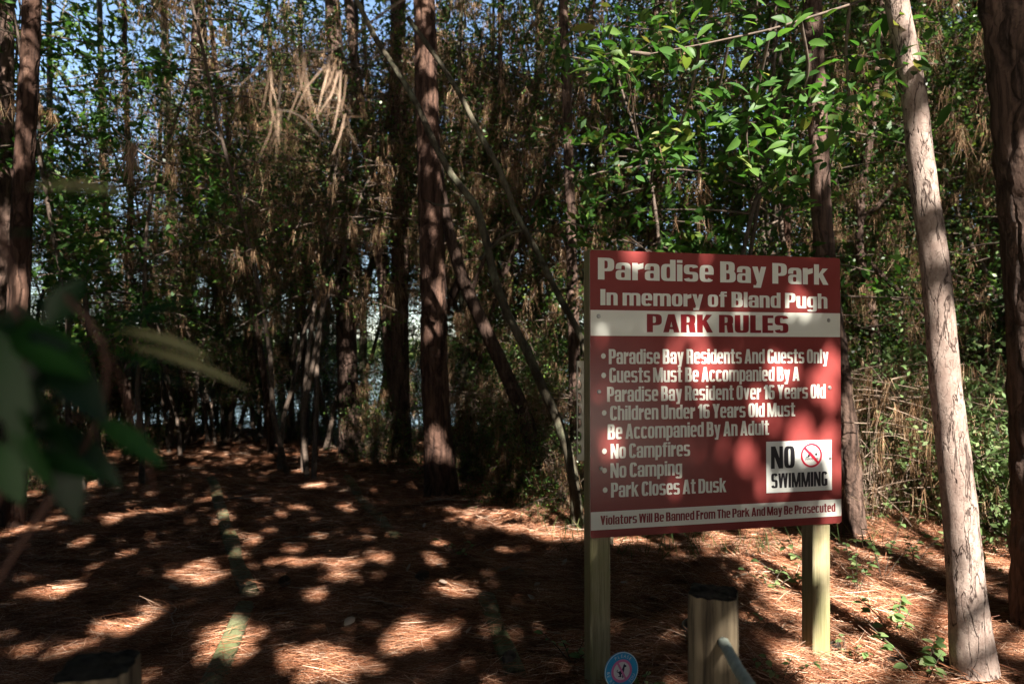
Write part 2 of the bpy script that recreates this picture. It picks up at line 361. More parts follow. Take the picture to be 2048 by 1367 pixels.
# ------------------------------------------------------------------ trunks and trees
TREES = []                                                    # (root, x, y) of trees that carry the roof of leaves
def trunk_path(pts, d, base_x, ztop, bow=0.0):
    """pts: photo pixels from top to bottom; carried down to the ground and up out of the frame"""
    P = [at(x, y, d) for x, y in pts]
    b = at(base_x, 703 + CAMH * FPX / d, d); b[2] = float(gz(b[0], b[1])) - 0.06
    if P[-1][2] > b[2] + 0.15: P.append(b)
    top = P[0]; v = P[0] - P[min(2, len(P) - 1)]; v = v / max(v[2], 1e-6)
    if top[2] < ztop: P.insert(0, top + np.array((v[0] * .7, v[1], 1.0)) * (ztop - top[2]))
    return np.array(P[::-1])
def tree(name, label, cat, pts, d, base_x, wpx_top, wpx_bot, mat, ztop=9.5, segs=14, step=0.16, rough=0.10, group=None, roof=True, limbs=(), flare=1.35, deep=None):
    P = trunk_path(pts, d, base_x, ztop); base = P[0].copy()
    if deep is not None:                                     # bends back or forward with height
        P[:, 1] += deep * (P[:, 2] - P[0, 2])
    if mat is M['grey_bark']:                                # crooked hardwood stems
        P, _ = resample(P, np.ones(len(P)), .3); P[1:] += np.cumsum(rng.normal(0, .022, (len(P) - 1, 3)), 0) * (1, .6, .3); P[2:-1] += rng.normal(0, .012, (len(P) - 3, 3))
    n = len(P); zz = P[:, 2]
    zf = np.clip((zz - zz[0]) / max(at(0, pts[0][1], d)[2] - zz[0], .1), 0, 1.6)
    rad = (wpx_bot + (wpx_top - wpx_bot) * zf) * d / FPX / 2; rad = np.maximum(rad, 0.012)
    Q, rr = resample(P, rad, step)
    h = Q[:, 2] - Q[0, 2]; rr = rr * (1 + (flare - 1) * np.exp(-h / 0.25))
    root = thing(name, label, cat, base, group)
    V, F = tube(Q - base, rr, segs, rough, seed=float(base[0] * 3.3 + base[1]))
    mesh('trunk', V, F, mat, root, True)
    for lp, w0, w1, ld in limbs:
        LP = np.array([at(x, y, dd) for (x, y), dd in zip(lp, np.linspace(d, ld, len(lp)))]) - base
        q, r = resample(LP, np.linspace(w0, w1, len(LP)) * d / FPX / 2, 0.10)
        V, F = tube(q, r, 8, 0.08, seed=w0 * 1.7)
        mesh('limb', V, F, mat, root, True)
    if roof: TREES.append((root, P[-1].copy()))
    return root

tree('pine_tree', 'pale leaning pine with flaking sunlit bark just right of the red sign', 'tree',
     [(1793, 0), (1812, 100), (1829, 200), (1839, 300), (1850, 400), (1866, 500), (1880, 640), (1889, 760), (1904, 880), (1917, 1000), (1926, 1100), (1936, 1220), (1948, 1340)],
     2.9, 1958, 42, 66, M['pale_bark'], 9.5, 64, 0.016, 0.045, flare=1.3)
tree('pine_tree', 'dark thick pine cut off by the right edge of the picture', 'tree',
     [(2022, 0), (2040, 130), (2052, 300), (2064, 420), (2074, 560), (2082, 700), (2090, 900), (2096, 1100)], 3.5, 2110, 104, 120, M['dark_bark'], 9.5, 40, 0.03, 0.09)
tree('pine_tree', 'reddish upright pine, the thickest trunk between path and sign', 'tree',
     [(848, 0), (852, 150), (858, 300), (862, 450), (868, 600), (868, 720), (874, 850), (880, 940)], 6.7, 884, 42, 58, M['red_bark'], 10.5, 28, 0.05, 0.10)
tree('pine_tree', 'dark straight pine at the far end of the path edge, beside the sunlit clearing', 'tree',
     [(664, 0), (676, 200), (682, 400), (688, 560), (694, 700), (698, 820)], 9.4, 704, 30, 42, M['dark_bark'], 11, 20, 0.08, 0.10)
tree('pine_tree', 'dark two-toned pine with a sun fleck on its bark, just left of the reddish pine', 'tree',
     [(796, 60), (798, 250), (799, 400), (800, 560), (800, 700), (803, 850)], 9.0, 806, 30, 36, M['dark_bark'], 11, 20, 0.08, 0.10)
tree('tree', 'dark slim trunk leaning left that crosses the two-toned pine at its foot', 'tree',
     [(716, 180), (735, 300), (752, 420), (763, 520), (772, 620), (784, 720), (796, 830)], 9.3, 800, 20, 28, M['dark_bark'], 10, 14, 0.1, 0.08, roof=False)
tree('tree', 'thin crooked stem between the path-end pine and the two-toned pine', 'tree',
     [(722, 350), (716, 430), (726, 500), (720, 580), (730, 680), (727, 780)], 9.8, 735, 12, 18, M['grey_bark'], 7, 10, 0.1, 0.06, roof=False)
tree('tree', 'black leaning trunk forked like a slingshot right of the reddish pine', 'tree',
     [(872, 300), (884, 400), (902, 480), (926, 560), (955, 625), (990, 700), (1022, 770), (1050, 830)], 7.0, 1085, 20, 34, M['dark_bark'], 9, 16, 0.08, 0.08, roof=False,
     limbs=[([(922, 556), (905, 590), (890, 622), (878, 660)], 20, 12, 7.3), ([(940, 590), (975, 500), (1000, 470), (1030, 440)], 9, 4, 6.8)])
tree('tree', 'pale crooked sapling stem in front of the slingshot-forked trunk', 'tree',
     [(922, 470), (918, 560), (925, 620), (921, 680), (928, 730), (918, 800)], 8.6, 915, 12, 18, M['grey_bark'], 6, 10, 0.08, 0.06, roof=False)
tree('tree', 'long grey-green curved stem arching up left from beside the sign post', 'tree',
     [(759, 169), (829, 246), (871, 334), (912, 409), (947, 488), (991, 593), (1050, 720), (1108, 800), (1140, 900), (1156, 980)], 5.6, 1160, 12, 22, M['grey_bark'], 4.6, 14, 0.05, 0.16, roof=False,
     limbs=[([(960, 520), (1005, 468), (1040, 452), (1085, 462)], 9, 4, 5.4), ([(912, 409), (880, 420), (850, 400)], 7, 3, 5.7)])
tree('tree', 'long bare limb slanting from the sign up left past the reddish pine', 'tree',
     [(846, 120), (900, 200), (939, 242), (984, 323), (1003, 400), (1041, 508), (1079, 552), (1120, 611), (1161, 696), (1185, 780)], 5.0, 1215, 10, 15, M['grey_bark'], 3.9, 12, 0.05, 0.16, roof=False)
tree('pine_tree', 'dark slender pine seen just left of the sign', 'tree',
     [(1128, 60), (1134, 200), (1138, 350), (1143, 500), (1147, 650), (1150, 800)], 6.9, 1156, 18, 26, M['dark_bark'], 10.5, 16, 0.08, 0.09)
tree('pine_tree', 'pale thin pine trunk between the slanting limb and the sign', 'tree',
     [(1072, 60), (1074, 250), (1070, 400), (1068, 560), (1062, 700)], 11.0, 1056, 20, 26, M['grey_bark'], 10.5, 14, 0.1, 0.09)
tree('pine_tree', 'brown pine trunk rising directly behind the middle of the sign', 'tree',
     [(1316, 0), (1314, 200), (1311, 350), (1309, 480), (1308, 700)], 7.8, 1305, 22, 30, M['red_bark'], 10.5, 16, 0.08, 0.10)
tree('pine_tree', 'shaggy-barked pine rising behind the right corner of the sign', 'tree',
     [(1624, 0), (1632, 180), (1638, 300), (1642, 420), (1655, 560), (1680, 760), (1696, 900), (1703, 1020)], 5.0, 1708, 36, 42, M['dark_bark'], 9.5, 24, 0.04, 0.12)
tree('tree', 'thin sun-flecked trunk behind the green bay leaves over the sign', 'tree',
     [(1578, 0), (1574, 150), (1569, 300), (1573, 420), (1572, 520), (1574, 800)], 6.6, 1575, 14, 22, M['red_bark'], 8, 12, 0.08, 0.09, roof=False)
tree('tree', 'forked dark trunk between the pale leaning pine and the right edge', 'tree',
     [(1976, 300), (1980, 420), (1986, 540), (1984, 640), (1984, 740), (1990, 850)], 7.2, 1994, 40, 50, M['dark_bark'], 8.5, 18, 0.06, 0.10,
     limbs=[([(1978, 718), (1952, 660), (1932, 612), (1903, 560), (1880, 480)], 24, 12, 6.8), ([(1975, 735), (1930, 690), (1890, 660)], 14, 8, 7.2)])
tree('tree', 'dark branching trunk seen through the gap right of the sign', 'tree',
     [(1745, 250), (1722, 380), (1716, 500), (1740, 600), (1752, 700)], 6.4, 1745, 14, 22, M['dark_bark'], 6, 12, 0.08, 0.08, roof=False,
     limbs=[([(1716, 500), (1770, 560), (1822, 600), (1850, 640)], 12, 6, 6.2), ([(1716, 440), (1772, 402), (1806, 330), (1830, 250)], 12, 6, 6.5)])
tree('pine_tree', 'rough pine near the left edge with sunlit bark low down', 'tree',
     [(64, 0), (60, 120), (54, 240), (46, 400), (40, 560), (34, 700)], 5.6, 24, 34, 44, M['red_bark'], 9.5, 22, 0.05, 0.11)
tree('pine_tree', 'dark trunk cut off by the left edge of the picture', 'tree',
     [(14, 0), (12, 300), (8, 600)], 6.8, 4, 26, 34, M['dark_bark'], 9.5, 16, 0.08, 0.10)
tree('pine_tree', 'black trunk standing behind the dark foreground leaves', 'tree',
     [(388, 260), (380, 460), (372, 600), (372, 720), (373, 820)], 10.4, 374, 22, 30, M['dark_bark'], 11, 14, 0.1, 0.09)
for pts, d, bx, w0, w1, lab in (([(1000, 60), (1003, 300), (1008, 560), (1012, 760)], 8.8, 1014, 9, 14, 'slim dark upright trunk right of the slingshot-forked trunk'),
                                ([(430, 120), (470, 340), (500, 560), (530, 760)], 9.6, 545, 9, 15, 'slim dark trunk slanting down right over the end of the path'),
                                ([(600, 100), (612, 350), (606, 600), (610, 780)], 10.4, 612, 9, 14, 'slim dark upright trunk between path end and path-end pine'),
                                ([(250, 150), (262, 400), (255, 650)], 9.2, 256, 10, 15, 'slim dark upright trunk behind the pale blurred leaves'),
                                ([(1120, 260), (1060, 420), (990, 600), (950, 760)], 8.0, 935, 7, 11, 'thin dark stem slanting down left across the curved grey-green stem')):
    tree('tree', lab, 'tree', pts, d, bx, w0, w1, M['dark_bark'], 8, 10, 0.1, 0.10, roof=False)
FAR = [(105, 14, 14.0, 'far slim trunk against blue sky beside the left edge pine'), (219, 16, 13.5, 'far grey trunk behind the dark bay leaves at upper left'),
       (355, 20, 13.2, 'far straight grey trunk with open sky on its right, upper left'), (447, 20, 13.8, 'far trunk wrapped in foliage left of the hanging tan needles'),
       (560, 14, 15.0, 'far thin trunk behind the clearing left of the path-end pine'), (610, 11, 15.5, 'far pale stem next to the bright water left of the path-end pine'),
       (955, 12, 14.5, 'far pale trunk against sky right of the reddish pine'), (983, 10, 16.0, 'far thin trunk seen between slanting limb and reddish pine'),
       (770, 12, 15.0, 'far grey stem against bright water between two dark pines'), (1200, 12, 14.0, 'far thin trunk in the bright gap above the left end of the sign'),
       (1225, 8, 16.0, 'far sapling in the bright gap above the left end of the sign'), (1460, 14, 12.5, 'far brown trunk behind the foliage above the sign'),
       (1765, 12, 12.0, 'far thin trunk behind the leafy gap right of the sign'), (300, 9, 16.5, 'far sapling behind the foreground leaves near the water')]
for i, (x, w, d, lab) in enumerate(FAR):
    b = at(x, 703, d); z0 = float(gz(b[0], b[1])); zt = 11.0
    k = random.uniform(-0.6, 0.6); P = np.array([(b[0] + k * .25, d, z0 - .1), (b[0], d, 1.4), (b[0] - k * .5, d, 5.0), (b[0] - k * 1.2, d, zt)])
    root = thing('pine_tree', lab, 'tree', P[0])
    q, r = resample(P - P[0], np.array([w * 1.25, w, w * .9, w * .5]) * d / FPX / 2, 0.25)
    V, F = tube(q, r, 10, 0.08, seed=i * 2.2); mesh('trunk', V, F, M['grey_bark'] if i % 3 else M['dark_bark'], root, True)
    # sparse pine crown high above
    n = 700; c = P[-1] - P[0]
    pp = c + rng.normal(size=(n, 3)) * (1.3, 1.3, 1.5) + (0, 0, -1.0)
    V, F = kites(pp, rdir(n), rdir(n), rng.uniform(.16, .34, n), 0.16)
    mesh('crown', V, F, M['lit_leaf'], root)
# trees beside and behind the viewer, whose leaves roof the path
for x, y, lab in ((-6.0, -3.0, 'broad oak left of the viewer that shades the path'), (5.5, -4.0, 'broad oak behind the viewer that dapples the sign'),
                  (-4.8, 3.2, 'oak left of the path whose roof of leaves keeps it dark'), (5.6, 1.5, 'oak right of the picture shading the rope posts')):
    root = thing('oak_tree', lab, 'tree', (x, y, 0))
    q, r = resample(np.array([(0, 0, -.1), (.1, .1, 3), (-.1, .2, 6.5), (0, .1, 9)]), np.array([.24, .19, .15, .08]), 0.2)
    V, F = tube(q, r, 14, 0.08, seed=x); mesh('trunk', V, F, M['dark_bark'], root, True)
    TREES.append((root, np.array((x, y, 9.0))))

# ------------------------------------------------------------------ sign geometry (needed for the sun flecks too)
SD1, SZ0, SZ1, SW = 2.85, 0.645, 1.846, 1.2
_l = at(1180, 703, SD1); _r = at(1681, 703, SD1 * 1.09)
SO = np.array((_l[0], _l[1], SZ0)); SU = np.array((_r[0] - _l[0], _r[1] - _l[1], 0)); SW = float(np.linalg.norm(SU)); SU /= SW
SN = np.array((SU[1], -SU[0], 0)); SH = SZ1 - SZ0            # outward normal, towards the viewer
def suv(px, py):
    r = ray(px, py); t = (SO - CAM).dot(SN) / r.dot(SN); p = CAM + r * t - SO
    return float(p.dot(SU)), float(p[2])
def spt(px, py): u, v = suv(px, py); return SO + SU * u + np.array((0, 0, v))

# ------------------------------------------------------------------ the roof of leaves, with the gaps that let the sun flecks through
FLECK = []
def fg(px, py, r, st=1.0):
    p = gpt(px, py)
    if px >= 1200 or (px, py) in ((835, 1272), (880, 1265), (660, 1335), (460, 1290), (400, 1148)): FLECK.append((p, r, st)); return
    for k in range(3 if r > .06 and px > 330 else 2):                      # ragged clusters of small gaps
        j = np.array((random.gauss(0, .65) * r, random.gauss(0, .8) * r, 0)); FLECK.append((p + j, r * random.uniform(.05, .42) - .012, st))
for px, py, r in [(835, 1272, .15), (800, 1300, .08), (880, 1265, .10), (660, 1335, .09), (720, 1345, .06), (575, 1028, .10), (540, 1068, .10), (500, 1078, .07), (600, 1124, .07), (545, 1132, .06),
                  (680, 1150, .06), (622, 1190, .07), (400, 1148, .11), (365, 1140, .06), (460, 1290, .10), (440, 1265, .06), (330, 1028, .12), (270, 1038, .12), (215, 1050, .08), (60, 1058, .13),
                  (110, 1045, .1), (30, 995, .15), (90, 985, .12), (150, 1090, .06), (262, 1106, .05), (130, 1178, .05), (85, 1185, .04), (310, 1215, .08), (270, 1230, .07), (210, 1262, .07),
                  (175, 1275, .08), (60, 1310, .03), (400, 897, .2), (540, 893, .2), (480, 905, .12), (575, 915, .14), (440, 880, .15), (660, 967, .11), (600, 945, .08), (705, 1015, .09), (520, 1005, .08), (860, 1138, .06), (870, 1098, .05),
                  (690, 1135, .05), (895, 1188, .05), (930, 1196, .04), (1050, 1196, .03), (1090, 1010, .06), (1020, 1000, .05), (1160, 1160, .05), (428, 1005, .07), (440, 1045, .06), (452, 1075, .04), (468, 1115, .05), (488, 1142, .05), (495, 1190, .04), (470, 1265, .07), (478, 1300, .06), (640, 1080, .05), (760, 1130, .05),
                  (1790, 1310, .20), (1740, 1250, .12), (1740, 1160, .12), (1860, 1120, .10), (1765, 1075, .20), (1700, 1100, .12), (1830, 1040, .16), (1600, 1232, .07), (1575, 1165, .06), (1530, 1140, .05), (1660, 1340, .12), (1570, 1335, .09),
                  (1760, 1350, .15), (1990, 1120, .12), (1890, 1180, .08), (1800, 1180, .14), (1700, 1230, .10), (1720, 1330, .16), (1830, 1290, .12), (1880, 1050, .12), (1960, 1040, .15), (2030, 1150, .12), (1650, 1290, .10), (1500, 1100, .06), (1430, 1075, .05), (1330, 1085, .04), (1820, 1230, .08), (2010, 1250, .07), (1600, 1100, .05)]:
    fg(px, py, r)
for px, py, r in [(1645, 790, .085), (1662, 730, .05), (1610, 850, .06), (1560, 745, .04), (1640, 870, .05), (1672, 950, .035), (1400, 705, .045), (1345, 690, .03), (1450, 735, .035), (1520, 800, .03),
                  (1285, 528, .045), (1410, 528, .024), (1385, 660, .024), (1495, 905, .022), (1668, 1030, .03), (1600, 610, .02)]:
    FLECK.append((spt(px, py), r * .85 - .02, 1.0))
for x, y, r in [(1945, 1330, .11), (1936, 1240, .11), (1928, 1150, .11), (1920, 1060, .11), (1912, 970, .11), (1903, 880, .11), (1893, 790, .10), (1886, 715, .10), (1880, 650, .09), (1866, 510, .04), (1878, 575, .05), (1848, 235, .05), (1852, 270, .03), (2040, 100, .04), (2045, 330, .05)]:
    FLECK.append((at(x, y, 2.85), r, 1.0))
for x, y, r, d in [(1650, 1290, .06, 3.1), (1655, 1240, .06, 3.1), (1660, 1190, .03, 3.1), (1655, 1120, .03, 3.1), (875, 880, .07, 6.6), (888, 905, .04, 6.6), (872, 590, .05, 6.6), (865, 660, .04, 6.6), (800, 610, .07, 8.9), (806, 660, .05, 8.9), (32, 580, .10, 5.5), (40, 640, .08, 5.5),
                   (1636, 220, .10, 4.9), (1640, 260, .08, 4.9), (1120, 820, .06, 5.5), (1140, 900, .05, 5.5)]:
    FLECK.append((at(x, y, d), r, 1.0))
for x, y in ((660, 175), (665, 210), (545, 265)): FLECK.append((at(x, y, 1.25), .04, 1.0))
for x, y in ((1640, 60), (1560, 150), (1480, 120), (1690, 150), (1600, 260), (1500, 300), (1340, 130), (1400, 200), (1650, 330), (1230, 110), (1790, 190), (1530, 40), (1720, 60), (1450, 240)):
    FLECK.append((at(x, y, 3.0), .15, 1.0))

def roof_of_leaves():
    n = 360000
    x = rng.uniform(-10, 9, n); y = rng.uniform(-11, 19, n)
    low = np.maximum(6.6, 2.6 + 0.56 * y); z = low + rng.uniform(0, 1, n) ** 1.4 * 2.6
    P = np.stack([x, y, z], 1)
    # where each leaf's shadow falls at ground level
    t = P[:, 2] / SUN[2]; G = P - SUN * t[:, None]
    keep = np.ones(n, bool)
    f = vnoise(np.stack([G[:, 0], G[:, 1], np.zeros(n)], 1), 0.9, 7.7)
    f2 = vnoise(np.stack([G[:, 0], G[:, 1], np.zeros(n)], 1), 3.3, 2.7)
    dens = np.where(G[:, 1] > 8.5, 0.10 + np.where(G[:, 0] < -.6, .20, 0) + 0.6 * f + 0.35 * f2, 1.25 + 0.3 * f)
    dens = np.where((G[:, 0] > 1.6) & (G[:, 1] > 4.0), 0.08 + 0.6 * f + 0.35 * f2, dens)
    dens = np.where((G[:, 0] > 0.2) & (G[:, 1] > 6.0) , 0.14 + 0.6 * f + 0.35 * f2, dens)
    dens = np.where((G[:, 0] > 2.2) & (G[:, 1] > 4.2), 0.04 + 0.5 * f + 0.35 * f2, dens)
    dens = np.where((G[:, 0] > .5) & (G[:, 0] < 1.75) & (G[:, 1] > 5.2) & (G[:, 1] < 7.5), 1.0 + .5 * f2, dens)
    dens = np.where(G[:, 1] < -0.3, np.where(P[:, 1] > -8.8, 1.1, .12), dens)
    dens = np.where((G[:, 0] < -7.5) | (G[:, 0] > 6.5), 0.45, dens)
    dens = np.where((G[:, 0] > 1.35) & (G[:, 0] < 3.2) & (G[:, 1] > 3.1) & (G[:, 1] < 5.2), .06 + .45 * f2 + .3 * f, dens)
    dens = np.where(P[:, 1] > 8.5, .55, dens)
    keep &= rng.uniform(0, 1, n) < dens
    f3 = vnoise(np.stack([G[:, 0], G[:, 1], np.zeros(n)], 1), 7.5, 5.7); nz = f2 * 0.45 + f3 * 0.6
    for p, r, st in FLECK:
        w = P - p; a = w @ SUN; dd = np.linalg.norm(w - a[:, None] * SUN, axis=1)
        keep &= ~((dd < (r * .85 + 0.055) * (1 + nz)) & (a > 0.5))
    P = P[keep]; n = len(P)
    L = rng.uniform(.11, .19, n); N = unit(rng.normal(size=(n, 3)) * 0.8 + SUN * 1.0); D = np.cross(N, rdir(n))
    # unseen leaves added edge-on to the sun: they block northern sky, not sun
    k = 95000; Q = np.stack([rng.uniform(-9, 8, k), rng.uniform(-2.5, 18, k), np.zeros(k)], 1); Q[:, 2] = np.maximum(6.6, 2.6 + .56 * Q[:, 1]) + rng.uniform(0, 1, k) * 2.4
    ok = np.ones(k, bool)
    for p, r, st in FLECK:
        w = Q - p; a = w @ SUN; dd = np.linalg.norm(w - a[:, None] * SUN, axis=1); ok &= ~((dd < r * .8 + .05) & (a > .5))
    Q = Q[ok]; k = len(Q); side = np.cross(SUN, (1.0, 0, 0)); side = side / np.linalg.norm(side) * (1 if side[2] > 0 else -1)
    NQ = unit(side + rng.normal(size=(k, 3)) * (.30, .10, .10)); P = np.concatenate([P, Q]); N = np.concatenate([N, NQ]); D = np.concatenate([D, np.cross(NQ, rdir(k))]); L = np.concatenate([L, rng.uniform(.13, .21, k)]); n = len(P)
    V, F = kites(P - unit(D) * L[:, None] * .5, D, N, L, np.full(n, .36))
    T = np.array([t[1] for t in TREES]); own = np.argmin(((P[:, None, :2] - T[None, :, :2]) ** 2).sum(-1), 1)
    V = V.reshape(-1, 4, 3)
    for i, (root, top) in enumerate(TREES):
        q = V[own == i]
        if len(q) < 20: continue
        base = np.array(root.location)
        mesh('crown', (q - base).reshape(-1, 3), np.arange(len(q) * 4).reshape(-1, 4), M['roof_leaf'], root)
        mb = MB(); c = P[own == i]
        for _ in range(7):
            e = c[rng.integers(len(c))]; s = top - np.array((0, 0, rng.uniform(.6, 2.6)))
            if e[2] < s[2]: e = e + np.array((0, 0, s[2] - e[2] + .3))
            lowlim = 2.4 + 0.56 * max(s[1], e[1])
            if s[2] < lowlim: s = s + np.array((0, 0, lowlim - s[2]))
            if e[2] < s[2]: e[2] = s[2] + .2
            m_ = (s + e) / 2 + rng.normal(size=3) * .15
            qq, r = resample(np.array([s, m_, e]) - base, np.array([.05, .035, .012]), .3); mb.add(*tube(qq, r, 6))
        mb.build('limbs', M['dark_bark'], root, True)
roof_of_leaves()

# ------------------------------------------------------------------ understory shrubs hung with fallen needles
def make_shrub(name, h, w, stems, branches, leafs, needles, leafm, lsize=(.022, .042), nlen=(.12, .24), nw=.0028, lean=.12, seedv=1, wl=.30, lowbare=.12, clump=.16, stemm='twig', srad=.022):
    r = np.random.default_rng(seedv)
    st = MB(); pts = []; wts = []
    for s in range(stems):
        ang = r.uniform(0, 6.28); sp = r.uniform(.15, .5) * w
        hh = h * r.uniform(.75, 1.0); n = 9
        tz = np.linspace(0, 1, n); path = np.stack([np.cos(ang) * sp * tz ** 1.3 + np.cumsum(r.normal(0, .035, n)) * h / 3, np.sin(ang) * sp * tz ** 1.3 + np.cumsum(r.normal(0, .035, n)) * h / 3, tz * hh], 1)
        path += np.array((r.normal(0, .06) * w, r.normal(0, .06) * w, 0)) * (1 - tz[:, None] * .5)
        q, rr = resample(path, np.linspace(srad, srad * .27, n) * (h / 3.2) ** .7, .12); st.add(*tube(q, rr, 6))
        for b in range(branches):
            t0 = r.uniform(lowbare, 1); p0 = np.array([np.interp(t0, tz, path[:, k]) for k in range(3)])
            a2 = r.uniform(0, 6.28); bl = w * r.uniform(.25, .62) * (1.1 - .25 * t0); rise = r.uniform(-.15, .55)
            m = 7; tt = np.linspace(0, 1, m)
            bp = p0 + np.stack([np.cos(a2) * bl * tt, np.sin(a2) * bl * tt, bl * rise * tt - bl * .25 * tt ** 2], 1) + np.cumsum(r.normal(0, .02, (m, 3)), 0)
            q, rr = resample(bp, np.linspace(.008, .0025, m) * (h / 3.2) ** .5, .12); st.add(*tube(q, rr, 4))
            k = 9; ii = r.uniform(.2, 1, k)
            pts.append(np.stack([np.interp(ii, tt, bp[:, c]) for c in range(3)], 1))
    pts = np.concatenate(pts)
    root = thing(name, name, 'shrub')
    st.build('stem', M[stemm], root, True)
    # leaves
    n = leafs; c = pts[r.integers(0, len(pts), n // 10 + 1)]; c = np.repeat(c, 10, 0)[:n]
    P = c + np.repeat(r.normal(size=(n // 10 + 1, 3)) * clump, 10, 0)[:n] + r.normal(size=(n, 3)) * .05
    P[:, 2] = np.maximum(P[:, 2], .03)
    N = unit(r.normal(size=(n, 3)) * .7 + np.array((0, -.25, .7))); D = np.cross(N, unit(r.normal(size=(n, 3))))
    V, F = kites(P, D, N, r.uniform(*lsize, n), np.full(n, wl)); mesh('foliage', V, F, leafm, root)
    # needles draped over the branches
    if needles:
        nb = needles // 11; c = pts[r.integers(0, len(pts), nb)] + r.normal(size=(nb, 3)) * .07
        c = np.repeat(c, 11, 0); n = len(c); P = c + r.normal(size=(n, 3)) * .014
        D = np.array((0, 0, -1.0)) + r.normal(size=(n, 3)) * .20; L = r.uniform(*nlen, n); P[:, 2] = np.maximum(P[:, 2], L * .8)
        V, F = strands(P, D, L, np.full(n, nw), r.normal(size=(n, 3)) * .02); mesh('hanging_needles', V, F, M['needle'], root)
    return root
PROTO = {
    'dry': make_shrub('shrub', 1.35, 1.2, 26, 4, 900, 2600, M['seedling'], seedv=102, lsize=(.03, .06), wl=.26, lowbare=.1, nlen=(.1, .22), stemm='dry_twig', srad=.006),
    'crown': make_shrub('shrub', 7.2, 4.0, 5, 34, 20000, 24000, M['leaf'], seedv=91, lsize=(.03, .055), wl=.34, lowbare=.42, nlen=(.14, .3)),
    'tall_a': make_shrub('shrub', 7.4, 2.7, 5, 30, 26000, 15000, M['leaf'], seedv=3, lsize=(.03, .055), wl=.34),
    'tall_b': make_shrub('shrub', 7.0, 2.5, 5, 28, 15000, 26000, M['leaf'], seedv=14, lsize=(.028, .05), wl=.34),
    'tall_c': make_shrub('shrub', 8.0, 2.9, 5, 30, 21000, 16000, M['leaf'], seedv=25, lsize=(.035, .07), wl=.3),
    'mid_a': make_shrub('shrub', 2.6, 1.9, 6, 12, 13000, 7000, M['leaf'], seedv=36, lowbare=.05, lsize=(.028, .05), wl=.34),
    'mid_b': make_shrub('shrub', 2.0, 1.7, 6, 11, 9000, 8500, M['leaf'], seedv=47, lowbare=.02, lsize=(.025, .05), wl=.34),
    'low': make_shrub('shrub', 0.85, 1.2, 8, 8, 3200, 1600, M['leaf'], seedv=58, lowbare=.0, lsize=(.02, .04), nlen=(.1, .2)),
    'bay': make_shrub('bay_tree', 5.4, 2.6, 3, 16, 4200, 500, M['bay'], seedv=69, lsize=(.08, .13), wl=.2, lowbare=.35, clump=.10),
    'bright': make_shrub('shrub', 1.3, 1.3, 6, 10, 3000, 900, M['seedling'], seedv=80, lsize=(.04, .075), wl=.24, lowbare=.05, clump=.10),
}
used = {}
def shrub(kind, px, d, s, rz, label, group, sz=1.0):
    p = PROTO[kind]
    o = p if kind not in used else copy_tree(p); used[kind] = 1
    x = (px - 1024) / FPX * d
    o.location = (x, d, float(gz(x, d)) - .03); o.rotation_euler = (0, 0, rz); o.scale = (s, s, s * sz)
    o['label'] = label; o['group'] = group; o['category'] = 'tree' if kind == 'bay' else 'shrub'
    return o
GT = 'tall evergreen shrubs draped with needles'; GM = 'waist-high shrubs under the trees'; GL = 'low bushes at the edge of the clearing'
